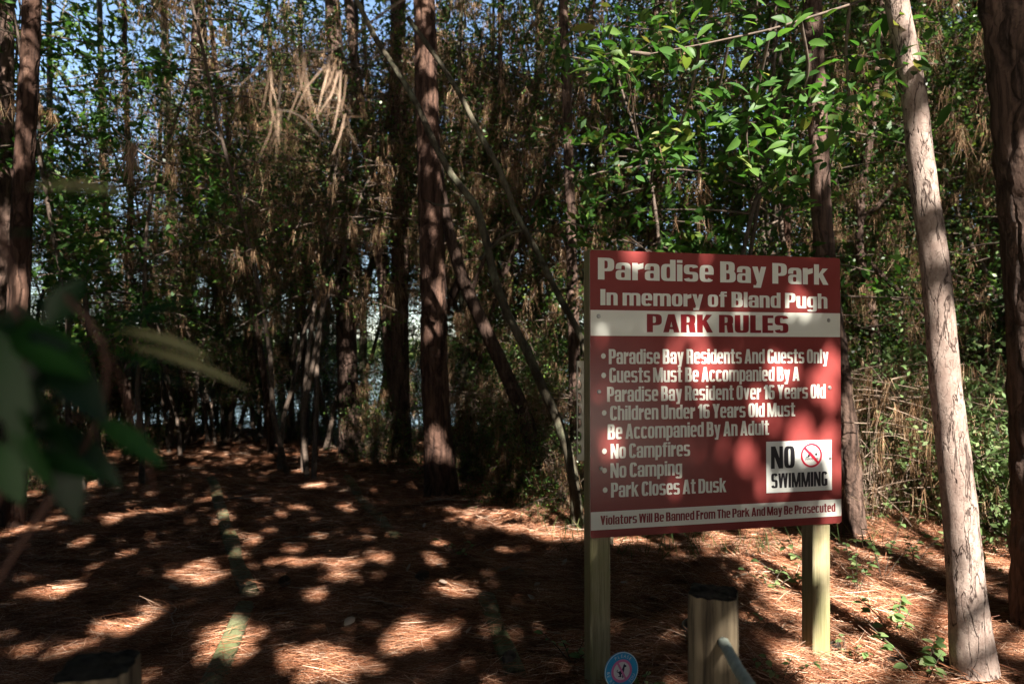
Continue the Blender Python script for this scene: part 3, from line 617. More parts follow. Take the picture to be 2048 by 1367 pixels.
SHR = [
 # behind the path, left
 ('tall_b', 250, 12.2, .62, .3, 'needle-hung shrub behind the dark foreground leaves at the far end of the path', GT),
 ('tall_b', 455, 11.8, .95, 2.2, 'brown needle-draped shrub left of the clearing where the path ends', GT),
 ('tall_a', 560, 12.6, .95, 3.3, 'tall dark shrub hanging over the far end of the path', GT),
 ('tall_c', 640, 11.6, .9, 4.1, 'tall shrub whose needles hang beside the path-end pine', GT),
 ('tall_b', 590, 11.4, .95, 5.0, 'needle-laden shrub crown over the middle of the path', GT),
 ('crown', 530, 10.8, 1.0, .6, 'brown drooping crown overhanging the left half of the path', GT),
 ('crown', 350, 9.6, .8, 5.6, 'brown drooping crown above the far left of the path', GT),
 ('crown', 815, 10.8, .95, .2, 'brown drooping crown behind the top of the reddish pine', GT),
 ('tall_a', 420, 10.4, .72, 4.6, 'dark leafy shrub left of the path end', GT),
 ('tall_b', 170, 9.6, .66, 3.5, 'dark shrub behind the left foreground leaves', GT),
 ('tall_a', 120, 11.6, .7, 1.9, 'leafy shrub behind the rough pine near the left edge', GT),
 ('tall_a', 955, 10.9, .8, 2.9, 'leafy shrub in the gap right of the reddish pine', GT),
 ('dry', 600, 11.6, 1.1, .4, 'thicket of dry tan stems in the sunlit clearing at the path end', GL),
 ('dry', 960, 7.8, .9, 1.4, 'thicket of dry tan stems between reddish pine and curved stem', GL),
 ('dry', 1085, 7.2, .9, 2.4, 'thicket of dry tan stems left of the sign', GL),
 ('dry', 1740, 5.2, .95, 3.4, 'thicket of dry tan stems just right of the sign', GL),
 ('dry', 1815, 5.6, 1.0, 4.4, 'thicket of dry tan stems left of the pale leaning pine', GL),
 ('dry', 1990, 5.8, 1.0, 5.4, 'thicket of dry tan stems right of the pale leaning pine', GL),
 ('tall_b', 1800, 6.6, .62, .8, 'needle-hung shrub low in the gap right of the sign', GT),
 ('crown', 690, 10.2, 1.0, 1.6, 'drooping needle-hung crown around the top of the path-end pine', GT),
 ('crown', 590, 8.0, .85, 2.6, 'dark drooping crown behind the hanging tan needle bundles', GT),
 ('crown', 930, 9.6, .8, 3.7, 'brown drooping crown right of the reddish pine top', GT),
 ('crown', 1180, 9.2, .95, 4.9, 'brown drooping crown above the left corner of the sign', GT),
 ('tall_b', 330, 12.9, .62, 4.2, 'dark shrub closing the far left end of the path', GT),
 ('mid_a', 530, 12.8, .85, 1.3, 'dark bush hiding the water at the middle of the path end', GM),
 ('mid_b', 350, 12.6, .9, 2.7, 'dark bush hiding the water at the left of the path end', GM),
 ('mid_a', 650, 12.4, .7, 5.0, 'dark bush beside the sunlit clearing', GM),
 ('mid_a', 180, 11.2, .9, 3.0, 'dark bush under the bay tree at left', GM),
 ('mid_b', 860, 11.0, .9, 3.9, 'dark bush behind the reddish pine foot', GM),
 # centre
 ('tall_b', 960, 9.6, 1.05, 3.6, 'needle-hung shrub behind the slingshot-forked trunk', GT),
 ('tall_c', 1105, 10.5, .9, 5.3, 'tall shrub around the pale thin pine left of the sign', GT),
 ('tall_b', 1000, 9.6, .85, .5, 'brown curtain of needles above the long slanting limb', GT),
 ('tall_a', 1195, 9.8, .85, 1.4, 'shrub behind the upper left corner of the sign', GT),
 # behind and right of the sign
 ('tall_b', 1280, 8.4, 1.0, 2.3, 'shrub behind the middle pine above the sign', GT),
 ('tall_a', 1390, 7.6, 1.0, 3.1, 'leafy shrub rising above the centre of the sign', GT),
 ('tall_c', 1480, 8.6, 1.0, 3.9, 'tall shrub with bigger leaves above the right half of the sign', GT),
 ('tall_a', 1540, 6.9, .9, 4.8, 'needle-hung shrub beside the shaggy-barked pine', GT),
 ('tall_a', 1660, 7.6, 1.05, 5.7, 'shrub behind the shaggy-barked pine above the sign corner', GT),
 ('tall_c', 1760, 8.4, 1.0, .2, 'tall shrub in the gap between sign and pale leaning pine', GT),
 ('tall_a', 1745, 6.9, .85, 1.1, 'needle-hung shrub straight behind the gap right of the sign', GT),
 ('tall_a', 1860, 7.4, 1.05, 2.0, 'shrub hidden behind the pale leaning pine', GT),
 ('tall_a', 1950, 8.8, 1.05, 2.9, 'shrub behind the forked dark trunk', GT),
 ('tall_a', 2040, 7.2, 1.0, 3.7, 'needle-hung shrub behind the pine on the right edge', GT),
 ('tall_c', 2110, 8.5, 1.0, 4.6, 'shrub cut off by the right edge of the picture', GT),
 ('tall_c', 1690, 9.6, 1.0, 2.2, 'tall shrub far behind the shaggy-barked pine', GT),
 # mid heights
 ('mid_a', 430, 12.0, 1.0, .4, 'dark waist-high bush at the left of the path end', GM),
 ('mid_b', 250, 10.0, 1.0, 1.5, 'bush behind the foreground leaves beside the path', GM),
 ('mid_b', 60, 8.4, .9, 2.5, 'bush at the foot of the rough pine near the left edge', GM),
 ('mid_b', 770, 9.7, .75, 3.4, 'bush at the feet of the two dark pines left of the reddish pine', GM),
 ('mid_a', 960, 8.6, .75, 4.3, 'bush between the reddish pine and the black leaning trunk', GM),
 ('mid_b', 1040, 8.6, .7, 5.2, 'bush at the foot of the black leaning trunk', GM),
 ('mid_a', 1120, 7.9, .8, .6, 'bush behind the foot of the long curved stem', GM),
 ('mid_b', 1755, 6.5, .8, 1.7, 'leafy bush with hanging needles low right of the sign', GM),
 ('mid_b', 1690, 7.0, .8, 2.6, 'bush behind the shaggy-barked pine foot', GM),
 ('mid_b', 1860, 6.8, .8, 3.5, 'bush behind the middle of the pale leaning pine', GM),
 ('mid_b', 1960, 7.4, .9, 4.5, 'bush at the foot of the forked dark trunk', GM),
 ('mid_a', 2060, 6.2, .9, 5.4, 'bush beyond the pine on the right edge', GM),
 # low and bright
 ('low', 640, 11.2, 1.0, .3, 'low dark bush in the clearing left of the path-end pine', GL),
 ('low', 760, 8.6, .8, 1.3, 'low bush in the shade left of the reddish pine foot', GL),
 ('low', 945, 7.4, .8, 2.2, 'low bush just right of the reddish pine foot', GL),
 ('low', 1040, 6.6, .8, 3.2, 'low bush left of the long curved stem foot', GL),
 ('low', 1120, 6.2, .8, 4.2, 'low bush at the long curved stem foot', GL),
 ('low', 40, 7.0, .8, 5.1, 'low bush in the left edge shade', GL),
 ('low', 1730, 5.9, .6, 6.0, 'low bush by the foot of the shaggy-barked pine', GL),
 ('low', 1850, 5.4, .8, .8, 'low bush left of the pale leaning pine', GL),
 ('bright', 1975, 5.2, 1.05, 1.6, 'bright green bush with broad leaves right of the pale leaning pine', GL),
 ('bright', 1780, 6.3, 1.0, 2.8, 'bright green leafy bush in sun right of the sign', GL),
 ('bright', 2040, 4.8, .85, 3.6, 'bright green bush at the foot of the right edge pine', GL),
]
for s in SHR: shrub(*s)
GB = 'bay trees with long dark leaves'
shrub('bay', 205, 7.0, 1.0, .7, 'bay tree with long leaves dark against the sky at upper left', GB)
shrub('bay', 20, 8.2, 1.0, 2.1, 'bay tree rising behind the left edge trunks', GB)
for i, (x, y, k, sc) in enumerate(((-4.6, 1.6, 'tall_a', .8), (-5.6, 3.6, 'tall_c', .8), (-3.6, -.2, 'mid_a', 1.3), (4.9, 3.2, 'tall_b', .8), (4.3, .6, 'mid_b', 1.3))):  # unseen shrubs added at the sides to keep sky light off the ground
    o = copy_tree(PROTO[k]); o.location = (x, y, 0); o.scale = (sc,) * 3; o.rotation_euler = (0, 0, i * 1.3)
    o['label'] = ['tall shrub outside the left edge of the picture', 'tall shrub beyond the left edge further along the path', 'bush left of the viewer', 'tall shrub outside the right edge of the picture', 'bush right of the viewer'][i]
    o['group'] = GT; o['category'] = 'shrub'
shrub('bay', 1420, 5.6, .95, 3.3, 'bay tree with glossy leaves rising behind the sign', GB)

# far wood and lake shore (reads as one mass)
def woodland():
    n = 52000
    x = rng.uniform(-30, 30, n); y = rng.uniform(17, 30, n); z = -2.5 + rng.uniform(0, 1, n) ** .8 * 15
    P = np.stack([x, y, z], 1); f = vnoise(P, .42, 4.4) + .5 * vnoise(P, 1.1, 9.1)
    u = x / y; thin = np.where((u > -.32) & (u < .16) & (z < 3.0), .10, .12)
    thin = np.where((u < -.42) & (u > -.8) & (z > 3.0), .22, thin); thin = np.where(u < -.85, -.3, thin)
    thin = np.where(((u > -.215) & (u < -.13)) | ((u > -.06) & (u < 0)) | ((u > .10) & (u < .17)), .22, thin)
    thin = np.where((((u > -.21) & (u < -.135)) | ((u > -.062) & (u < -.005))) & (z < 4.5), .55, thin)
    P = P[f > thin]; n = len(P)
    V, F = kites(P, rdir(n), rdir(n), rng.uniform(.14, .30, n), np.full(n, .28))
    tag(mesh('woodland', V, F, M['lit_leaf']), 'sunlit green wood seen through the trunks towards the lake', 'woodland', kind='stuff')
    # unseen leaf walls added at both sides and behind the viewer to block sky
    n = 48000; sd = rng.choice((-1, 1), n); y = rng.uniform(-8, 16, n); x = sd * (np.maximum(6.3, .95 * np.abs(y) + 1.2) + rng.uniform(0, 3, n)); z = rng.uniform(0, 8.5, n)
    P = np.stack([x, y, z], 1); P = P[vnoise(P, .5, 3.3) > -.25]
    k = 52000; Q = np.stack([rng.uniform(-60, 60, k), rng.uniform(-38, -33, k), rng.uniform(0, 18.5, k)], 1); n1 = len(P); P = np.concatenate([P, Q]); n = len(P)
    V, F = kites(P, rdir(n), rdir(n), np.where(np.arange(n) < n1, 1, 3.2) * rng.uniform(.22, .42, n), np.full(n, .34))
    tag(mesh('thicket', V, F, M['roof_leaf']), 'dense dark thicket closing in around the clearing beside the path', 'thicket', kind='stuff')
    n = 26000
    x = rng.uniform(-320, 320, n); y = rng.uniform(330, 350, n); hgt = 9 + 4 * vnoise(np.stack([x, y * 0, y * 0], 1), .05, 1.0)
    P = np.stack([x, y, -2.6 + rng.uniform(0, 1, n) * hgt], 1)
    V, F = kites(P, rdir(n), rdir(n), rng.uniform(1.2, 2.6, n), np.full(n, .4))
    tag(mesh('far_shore_woods', V, F, M['lit_leaf']), 'distant wooded shore across the lake', 'woodland', kind='stuff')
woodland()

# ------------------------------------------------------------------ forest floor: needle litter, grass, leaves, seedlings
def litter():
    parts = []
    for n, y0, y1, w, ln in ((90000, 2.4, 4.8, .0020, (.10, .20)), (60000, 4.5, 8.0, .0028, (.12, .22)), (26000, 7.8, 13.0, .005, (.15, .28))):
        y = rng.uniform(y0, y1, n); x = y * rng.uniform(-.82, .82, n)
        P = np.stack([x, y, gz(x, y)], 1)
        k = vnoise(P * (1, 1, 0), .8, 1.5)
        a = rng.normal(0, .55, n) + np.where(rng.uniform(0, 1, n) < .35, rng.uniform(0, 3.14, n), 0) + k
        D = np.stack([np.cos(a), np.sin(a), rng.normal(.02, .10, n)], 1)
        P[:, 2] += .006 + np.abs(rng.normal(0, .014, n)) + np.clip(vnoise(P, 2.6, 3.1) * 0.03 + vnoise(P, 9, 1.1) * 0.012, 0, .04)
        L = rng.uniform(*ln, n)
        V, F = strands(P - D * L[:, None] * .5, D, L, np.full(n, w), rng.normal(size=(n, 3)) * (.02, .02, .006)); parts.append((V, F))
    # tussocks of piled needles on the right
    for cx, cy_, r, n in ((1.08, 3.12, .26, 4500), (1.75, 3.3, .35, 4000), (2.0, 4.3, .4, 4000), (1.3, 4.1, .35, 3000), (2.9, 5.2, .4, 3000), (.42, 2.86, .10, 500), (1.5, 3.08, .12, 700)):
        q = rng.normal(size=(n, 2)) * r * .6; x = cx + q[:, 0]; y = cy_ + q[:, 1]
        P = np.stack([x, y, gz(x, y) + .02 + rng.uniform(0, .05, n)], 1); a = rng.normal(-.3, .8, n)
        D = np.stack([np.cos(a), np.sin(a) * .8, rng.normal(0, .25, n)], 1); L = rng.uniform(.12, .22, n)
        V, F = strands(P - D * L[:, None] * .5, D, L, np.full(n, .0022), rng.normal(size=(n, 3)) * .02 - (0, 0, .03)); parts.append((V, F))
    # needles fallen across the edging timbers
    for (x0, y0), (x1, y1), hh, n in (((-3.25, 7.4), (-2.35, 5.6), .075, 260), ((-2.33, 5.55), (-1.50, 3.92), .075, 300), ((-1.44, 3.70), (-1.20, 2.60), .072, 170), ((-1.86, 7.7), (-.86, 5.1), .05, 500), ((-.15, 3.85), (.02, 3.05), .055, 130)):
        t = rng.uniform(0, 1, n); sd = rng.normal(0, .07, n); L_ = math.hypot(x1 - x0, y1 - y0); x = x0 + (x1 - x0) * t - (y1 - y0) / L_ * sd; y = y0 + (y1 - y0) * t + (x1 - x0) / L_ * sd
        P = np.stack([x, y, gz(x, y) + hh * np.exp(-(sd / .07) ** 4) + rng.uniform(0, .012, n)], 1); D = np.stack([rng.normal(size=n), rng.normal(size=n), rng.normal(0, .08, n)], 1); L = rng.uniform(.08, .18, n); D = unit(D)
        V, F = strands(P - D * L[:, None] * .5, D, L, np.full(n, .0024), rng.normal(size=(n, 3)) * (.015, .015, .004)); parts.append((V, F))
    # small drifts of needles piled up on the path
    for _ in range(46):
        cy_ = rng.uniform(2.7, 8); cx = cy_ * rng.uniform(-.75, .75); n = 500; q = rng.normal(size=(n, 2)) * rng.uniform(.08, .2); x = cx + q[:, 0] * 1.6; y = cy_ + q[:, 1]
        P = np.stack([x, y, gz(x, y) + .012 + np.abs(rng.normal(0, .022, n))], 1); a = rng.normal(rng.uniform(-.6, .6), .5, n); D = np.stack([np.cos(a), np.sin(a), rng.normal(0, .16, n)], 1); L = rng.uniform(.12, .22, n)
        V, F = strands(P - D * L[:, None] * .5, D, L, np.full(n, .0024), rng.normal(size=(n, 3)) * .02 - (0, 0, .02)); parts.append((V, F))
    mb = MB()
    for V, F in parts: mb.add(V, F)
    tag(mb.build('pine_needles', M['litter']), 'thick rust brown carpet of fallen pine needles', 'needle litter', kind='stuff')
    # short grass
    n = 9000
    y = rng.uniform(4.5, 13, n); x = y * rng.uniform(-.8, .7, n); P = np.stack([x, y, gz(x, y)], 1)
    f = vnoise(P, .7, 5.0); path = np.abs((x + 2.1) + (y - 5.5) * .42) < 1.0
    k = (f > .12) & ~path & ((y > 8) | (x > -.6)); k |= (y > 11.3) & (f > -.1) & (x < 0); P = P[k]; n = len(P)
    V, F = strands(P, np.array((0, 0, 1.0)) + rng.normal(size=(n, 3)) * .35, rng.uniform(.08, .24, n), np.full(n, .005), rng.normal(size=(n, 3)) * (.05, .05, .01))
    tag(mesh('grass', V, F, M['grass']), 'sparse dark grass under the trees', 'grass', kind='stuff')
litter()
def dead_leaves():
    V, F = fine_leaves(np.array([(-.04, 0, .012)]), np.array([(1.0, 0, .1)]), np.array([(0, .2, 1.0)]), [.085], .27, -.12)
    o0 = mesh('dead_leaf', V, F, M['dead_leaf'], None, True)
    spots = [(757, 1035), (948, 1196), (1005, 1095), (1010, 1160), (915, 1180), (1040, 1160), (885, 1185), (910, 1240), (880, 1155), (975, 1010), (820, 1160), (730, 1090), (1075, 1190), (1130, 1135), (650, 965),
             (940, 1275), (1110, 1250), (700, 1260), (560, 1250), (1060, 1220), (850, 1060), (1250, 1180), (600, 1150), (345, 1180), (1480, 1200)]
    for i, (px, py) in enumerate(spots):
        o = o0 if i == 0 else o0.copy()
        if i: COL.objects.link(o)
        p = gpt(px, py); o.location = (p[0], p[1], float(gz(p[0], p[1])) + .035)
        s = random.uniform(.6, 1.1) * (1.25 if i == 1 else 1); o.scale = (s, s, s); o.rotation_euler = (random.uniform(-.5, .5), random.uniform(-.4, .4), random.uniform(0, 6.28))
        tag(o, 'dry pale fallen leaf lying on the brown needles', 'leaf', 'dry leaves scattered on the needles')
dead_leaves()
def twigs_and_cones():
    mb = MB(); q, r = resample(np.array([(-.16, 0, .01), (-.05, .02, .018), (.06, -.01, .014), (.18, .03, .01)]), np.array([.006, .005, .004, .002]), .02); mb.add(*tube(q, r, 6)); q, r = resample(np.array([(-.02, .015, .016), (.05, .07, .03), (.09, .12, .02)]), np.array([.003, .002, .001]), .02); mb.add(*tube(q, r, 6))
    o0 = mb.build('twig', M['dry_twig'], None, True)
    for i, (px, py, rz, sc) in enumerate([(600, 1085, .3, 1), (980, 1110, 1.2, .9), (760, 1210, 2.6, 1), (1080, 1270, -.4, .9), (480, 1010, .1, 1.3), (1580, 1260, .9, 1), (1700, 1150, -.6, 1), (1840, 1200, .4, 1), (350, 1230, 2.0, 1), (900, 1010, .2, 1.4), (1500, 1115, .5, 1), (1130, 1060, -.3, 1.2)]):
        o = o0 if i == 0 else o0.copy()
        if i: COL.objects.link(o)
        p = gpt(px, py); o.location = (p[0], p[1], float(gz(p[0], p[1])) + .02); o.rotation_euler = (0, 0, rz); o.scale = (sc,) * 3
        tag(o, 'dry forked twig lying on the brown needles', 'twig', 'dry twigs on the needles')
    V = []; F = []                                              # pine cone: spiral of blunt scales round a tapering core
    for k in range(70):
        t = k / 70; a = k * 2.39996; rr = .028 * math.sin(math.pi * (.12 + .8 * t)) + .004; z = t * .075; c, s_ = math.cos(a), math.sin(a); w = .010
        b = np.array((c * rr * .35, s_ * rr * .35, z)); e = np.array((c * rr, s_ * rr, z + .010)); sd = np.array((-s_, c, 0)) * w; n0 = len(V)
        V += [b - sd * .5, b + sd * .5, e + sd, e + np.array((c * .003, s_ * .003, .004)), e - sd]; F += [(n0, n0 + 1, n0 + 2, n0 + 3, n0 + 4)]
    c0 = mesh('pine_cone', V, F, M['twig'])
    for i, (px, py, rz) in enumerate([(1655, 1300, .4), (830, 1175, 1.9), (1010, 1330, 2.7), (560, 1180, .9), (1770, 1330, 1.4), (1450, 1130, 2.2)]):
        o = c0 if i == 0 else c0.copy()
        if i: COL.objects.link(o)
        p = gpt(px, py); o.location = (p[0], p[1], float(gz(p[0], p[1])) + .045); o.rotation_euler = (R(82), 0, rz)
        tag(o, 'brown open pine cone lying among the needles', 'pine cone', 'pine cones on the needles')
twigs_and_cones()
def seedlings():
    protos = []
    for k, (h, nl) in enumerate(((.26, 34), (.16, 22), (.40, 46))):
        root = thing('seedling', 'seedling', 'plant'); mb = MB(); P = []; D = []
        for s in range(4):
            e = np.array((rng.normal(0, .10), rng.normal(0, .10), h * rng.uniform(.6, 1)))
            q, r = resample(np.array([(0, 0, -.02), e * (.4, .4, .5), e]), np.array([.003, .0025, .0015]), .03); mb.add(*tube(q, r, 4))
            for _ in range(nl // 4):
                t = rng.uniform(.3, 1); P.append(e * (t, t, t)); a = rng.uniform(0, 6.28); D.append((math.cos(a), math.sin(a), rng.uniform(-.1, .5)))
        mb.build('stem', M['twig'], root, True); P = np.array(P); D = np.array(D); n = len(P)
        V, F = fine_leaves(P, D, unit(rng.normal(size=(n, 3)) * .3 + (0, -.2, 1)), rng.uniform(.03, .06, n), .30, .25)
        mesh('leaves', V, F, M['seedling'], root, True); protos.append(root)
    spots = [(1715, 1180, 2, 'seedling with pale sunlit leaves beside the right sign post'), (1765, 1150, 2, 'tallest pale seedling in the sunlit patch right of the sign'), (1790, 1250, 0, 'pale seedling low in the sunny needles right of the sign post'),
             (1850, 1340, 0, 'seedling at the foot of the pale leaning pine'), (1700, 1290, 1, 'tiny seedling at the base of the right sign post'), (1580, 1175, 1, 'small green seedling left of the right sign post'),
             (1605, 1140, 1, 'small seedling under the right half of the sign'), (1540, 1180, 1, 'small dark green seedling on the shaded mound under the sign'), (1145, 1290, 1, 'small green sprout left of the left sign post'),
             (915, 1100, 1, 'tiny green sprout on the path in a sun fleck'), (1275, 1362, 1, 'green sprout in front of the round blue sign'), (1480, 1270, 1, 'sprout beside the rope post'),
             (1690, 990, 2, 'leafy sprig touching the right edge of the sign'), (1830, 1110, 0, 'seedling left of the pale leaning pine trunk'), (1560, 1360, 1, 'sprout at the bottom of the needle mound'), (1345, 1000, 0, 'seedling behind the sign board')]
    seen = set()
    for px, py, k, lab in spots:
        o = protos[k] if k not in seen else copy_tree(protos[k]); seen.add(k)
        p = gpt(px, min(py + 30, 1420)); o.location = (p[0], p[1], float(gz(p[0], p[1])) + .01); o.rotation_euler = (0, 0, random.uniform(0, 6.28))
        s = random.uniform(.8, 1.15); o.scale = (s, s, s); tag(o, lab, 'plant', 'green seedlings sprouting through the needles')
seedlings()

# ------------------------------------------------------------------ path edging timbers
def timber(a, b, label, zoff, w=.092, h=.085):
    a = np.array(a, float); b = np.array(b, float); L = float(np.linalg.norm(b - a)); n = max(6, int(L / .12)); m = 12
    root = thing('edging_timber', label, 'timber', (a[0], a[1], float(gz(*a)) + zoff)); root.rotation_euler = (0, 0, math.atan2(b[1] - a[1], b[0] - a[0]))
    prof = [(-w / 2, 0), (-w / 2 * 1.04, h * .5), (-w / 2, h * .8), (-w * .38, h), (-w * .15, h * 1.03), (w * .15, h * 1.03), (w * .38, h), (w / 2, h * .8), (w / 2 * 1.04, h * .5), (w / 2, 0), (w * .3, -.02), (-w * .3, -.02)]
    V = []
    for i in range(n + 1):
        x = L * i / n; p = a + (b - a) * i / n; z = float(gz(*p)) - float(gz(*a))
        for (yy, zz) in prof:
            d = mnoise.noise(Vector((x * 3 + a[0], yy * 30, zz * 30))) * .012 + mnoise.noise(Vector((x * 1.3, a[0], 2.0))) * .012
            V.append((x + (mnoise.noise(Vector((yy * 60, zz * 60, a[0]))) * .02 if i in (0, n) else 0), yy + d, zz + z + d))
    i = np.arange((n + 1) * m).reshape(n + 1, m)
    F = np.stack([i[:-1], i[1:], np.roll(i[1:], -1, 1), np.roll(i[:-1], -1, 1)], -1).reshape(-1, 4)
    e = []
    for base in (0, n * m):
        for k in range(m // 2 - 1): e.append((base + k, base + k + 1, base + m - 2 - k, base + m - 1 - k))
    mesh('beam', V, np.concatenate([F, np.array(e)]), TIMBER, root)
    return root
TIMBER = M['edging']
timber((-3.25, 7.4), (-2.35, 5.6), 'far mossy edging timber along the left side of the path', -.02)
timber((-2.33, 5.55), (-1.50, 3.92), 'middle mossy edging timber along the left side of the path', -.02)
timber((-1.44, 3.70), (-1.20, 2.60), 'nearest edging timber of the path, half lit with a notched end', -.022)
timber((-1.86, 7.7), (-0.86, 5.1), 'buried edging timber along the right side of the path', -.045)
timber((-0.15, 3.85), (0.02, 3.05), 'short green edging timber sunk in needles near the sign', -.04)

# ------------------------------------------------------------------ park rules sign
def board_frame(o):
    from mathutils import Matrix
    m = Matrix(((SU[0], -SN[0], 0, SO[0]), (SU[1], -SN[1], 0, SO[1]), (0, 0, 1, SO[2]), (0, 0, 0, 1)))  # local x along board, local -y out of the face
    o.matrix_world = m
M['sign_red'] = None
def sign_mats():
    m, nt, b = newmat('sign_red'); b.inputs['Roughness'].default_value = 0.22; b.inputs['Specular IOR Level'].default_value = 0.5
    f = tex_noise(nt, 3, 5)
    nt.links.new(ramp(nt, f, [(0.3, (0.195, 0.034, 0.032)), (0.7, (0.24, 0.050, 0.045))]), b.inputs['Base Color'])
    M['sign_red'] = m
    m, nt, b = newmat('sign_white'); b.inputs['Roughness'].default_value = 0.25
    f = tex_noise(nt, 5, 5); nt.links.new(ramp(nt, f, [(0.3, (0.70, 0.70, 0.62)), (0.7, (0.76, 0.76, 0.68))]), b.inputs['Base Color'])
    M['sign_white'] = m
    M['letter_red'] = plain('letter_red', (0.20, 0.012, 0.016), .3); M['letter_black'] = plain('letter_black', (0.02, 0.018, 0.022), .35)
    M['ban_red'] = plain('ban_red', (0.62, 0.02, 0.05), .35); M['sticker'] = plain('sticker_white', (0.78, 0.79, 0.74), .35, .04, 8)
    M['edge'] = plain('board_edge', (0.62, 0.58, 0.50), .4); M['screw'] = plain('screw_metal', (0.42, 0.42, 0.40), .4, .2, 60, .8)
    M['vent_white'] = plain('white_vinyl', (0.66, 0.63, 0.54), .5, .08, 15)
sign_mats()

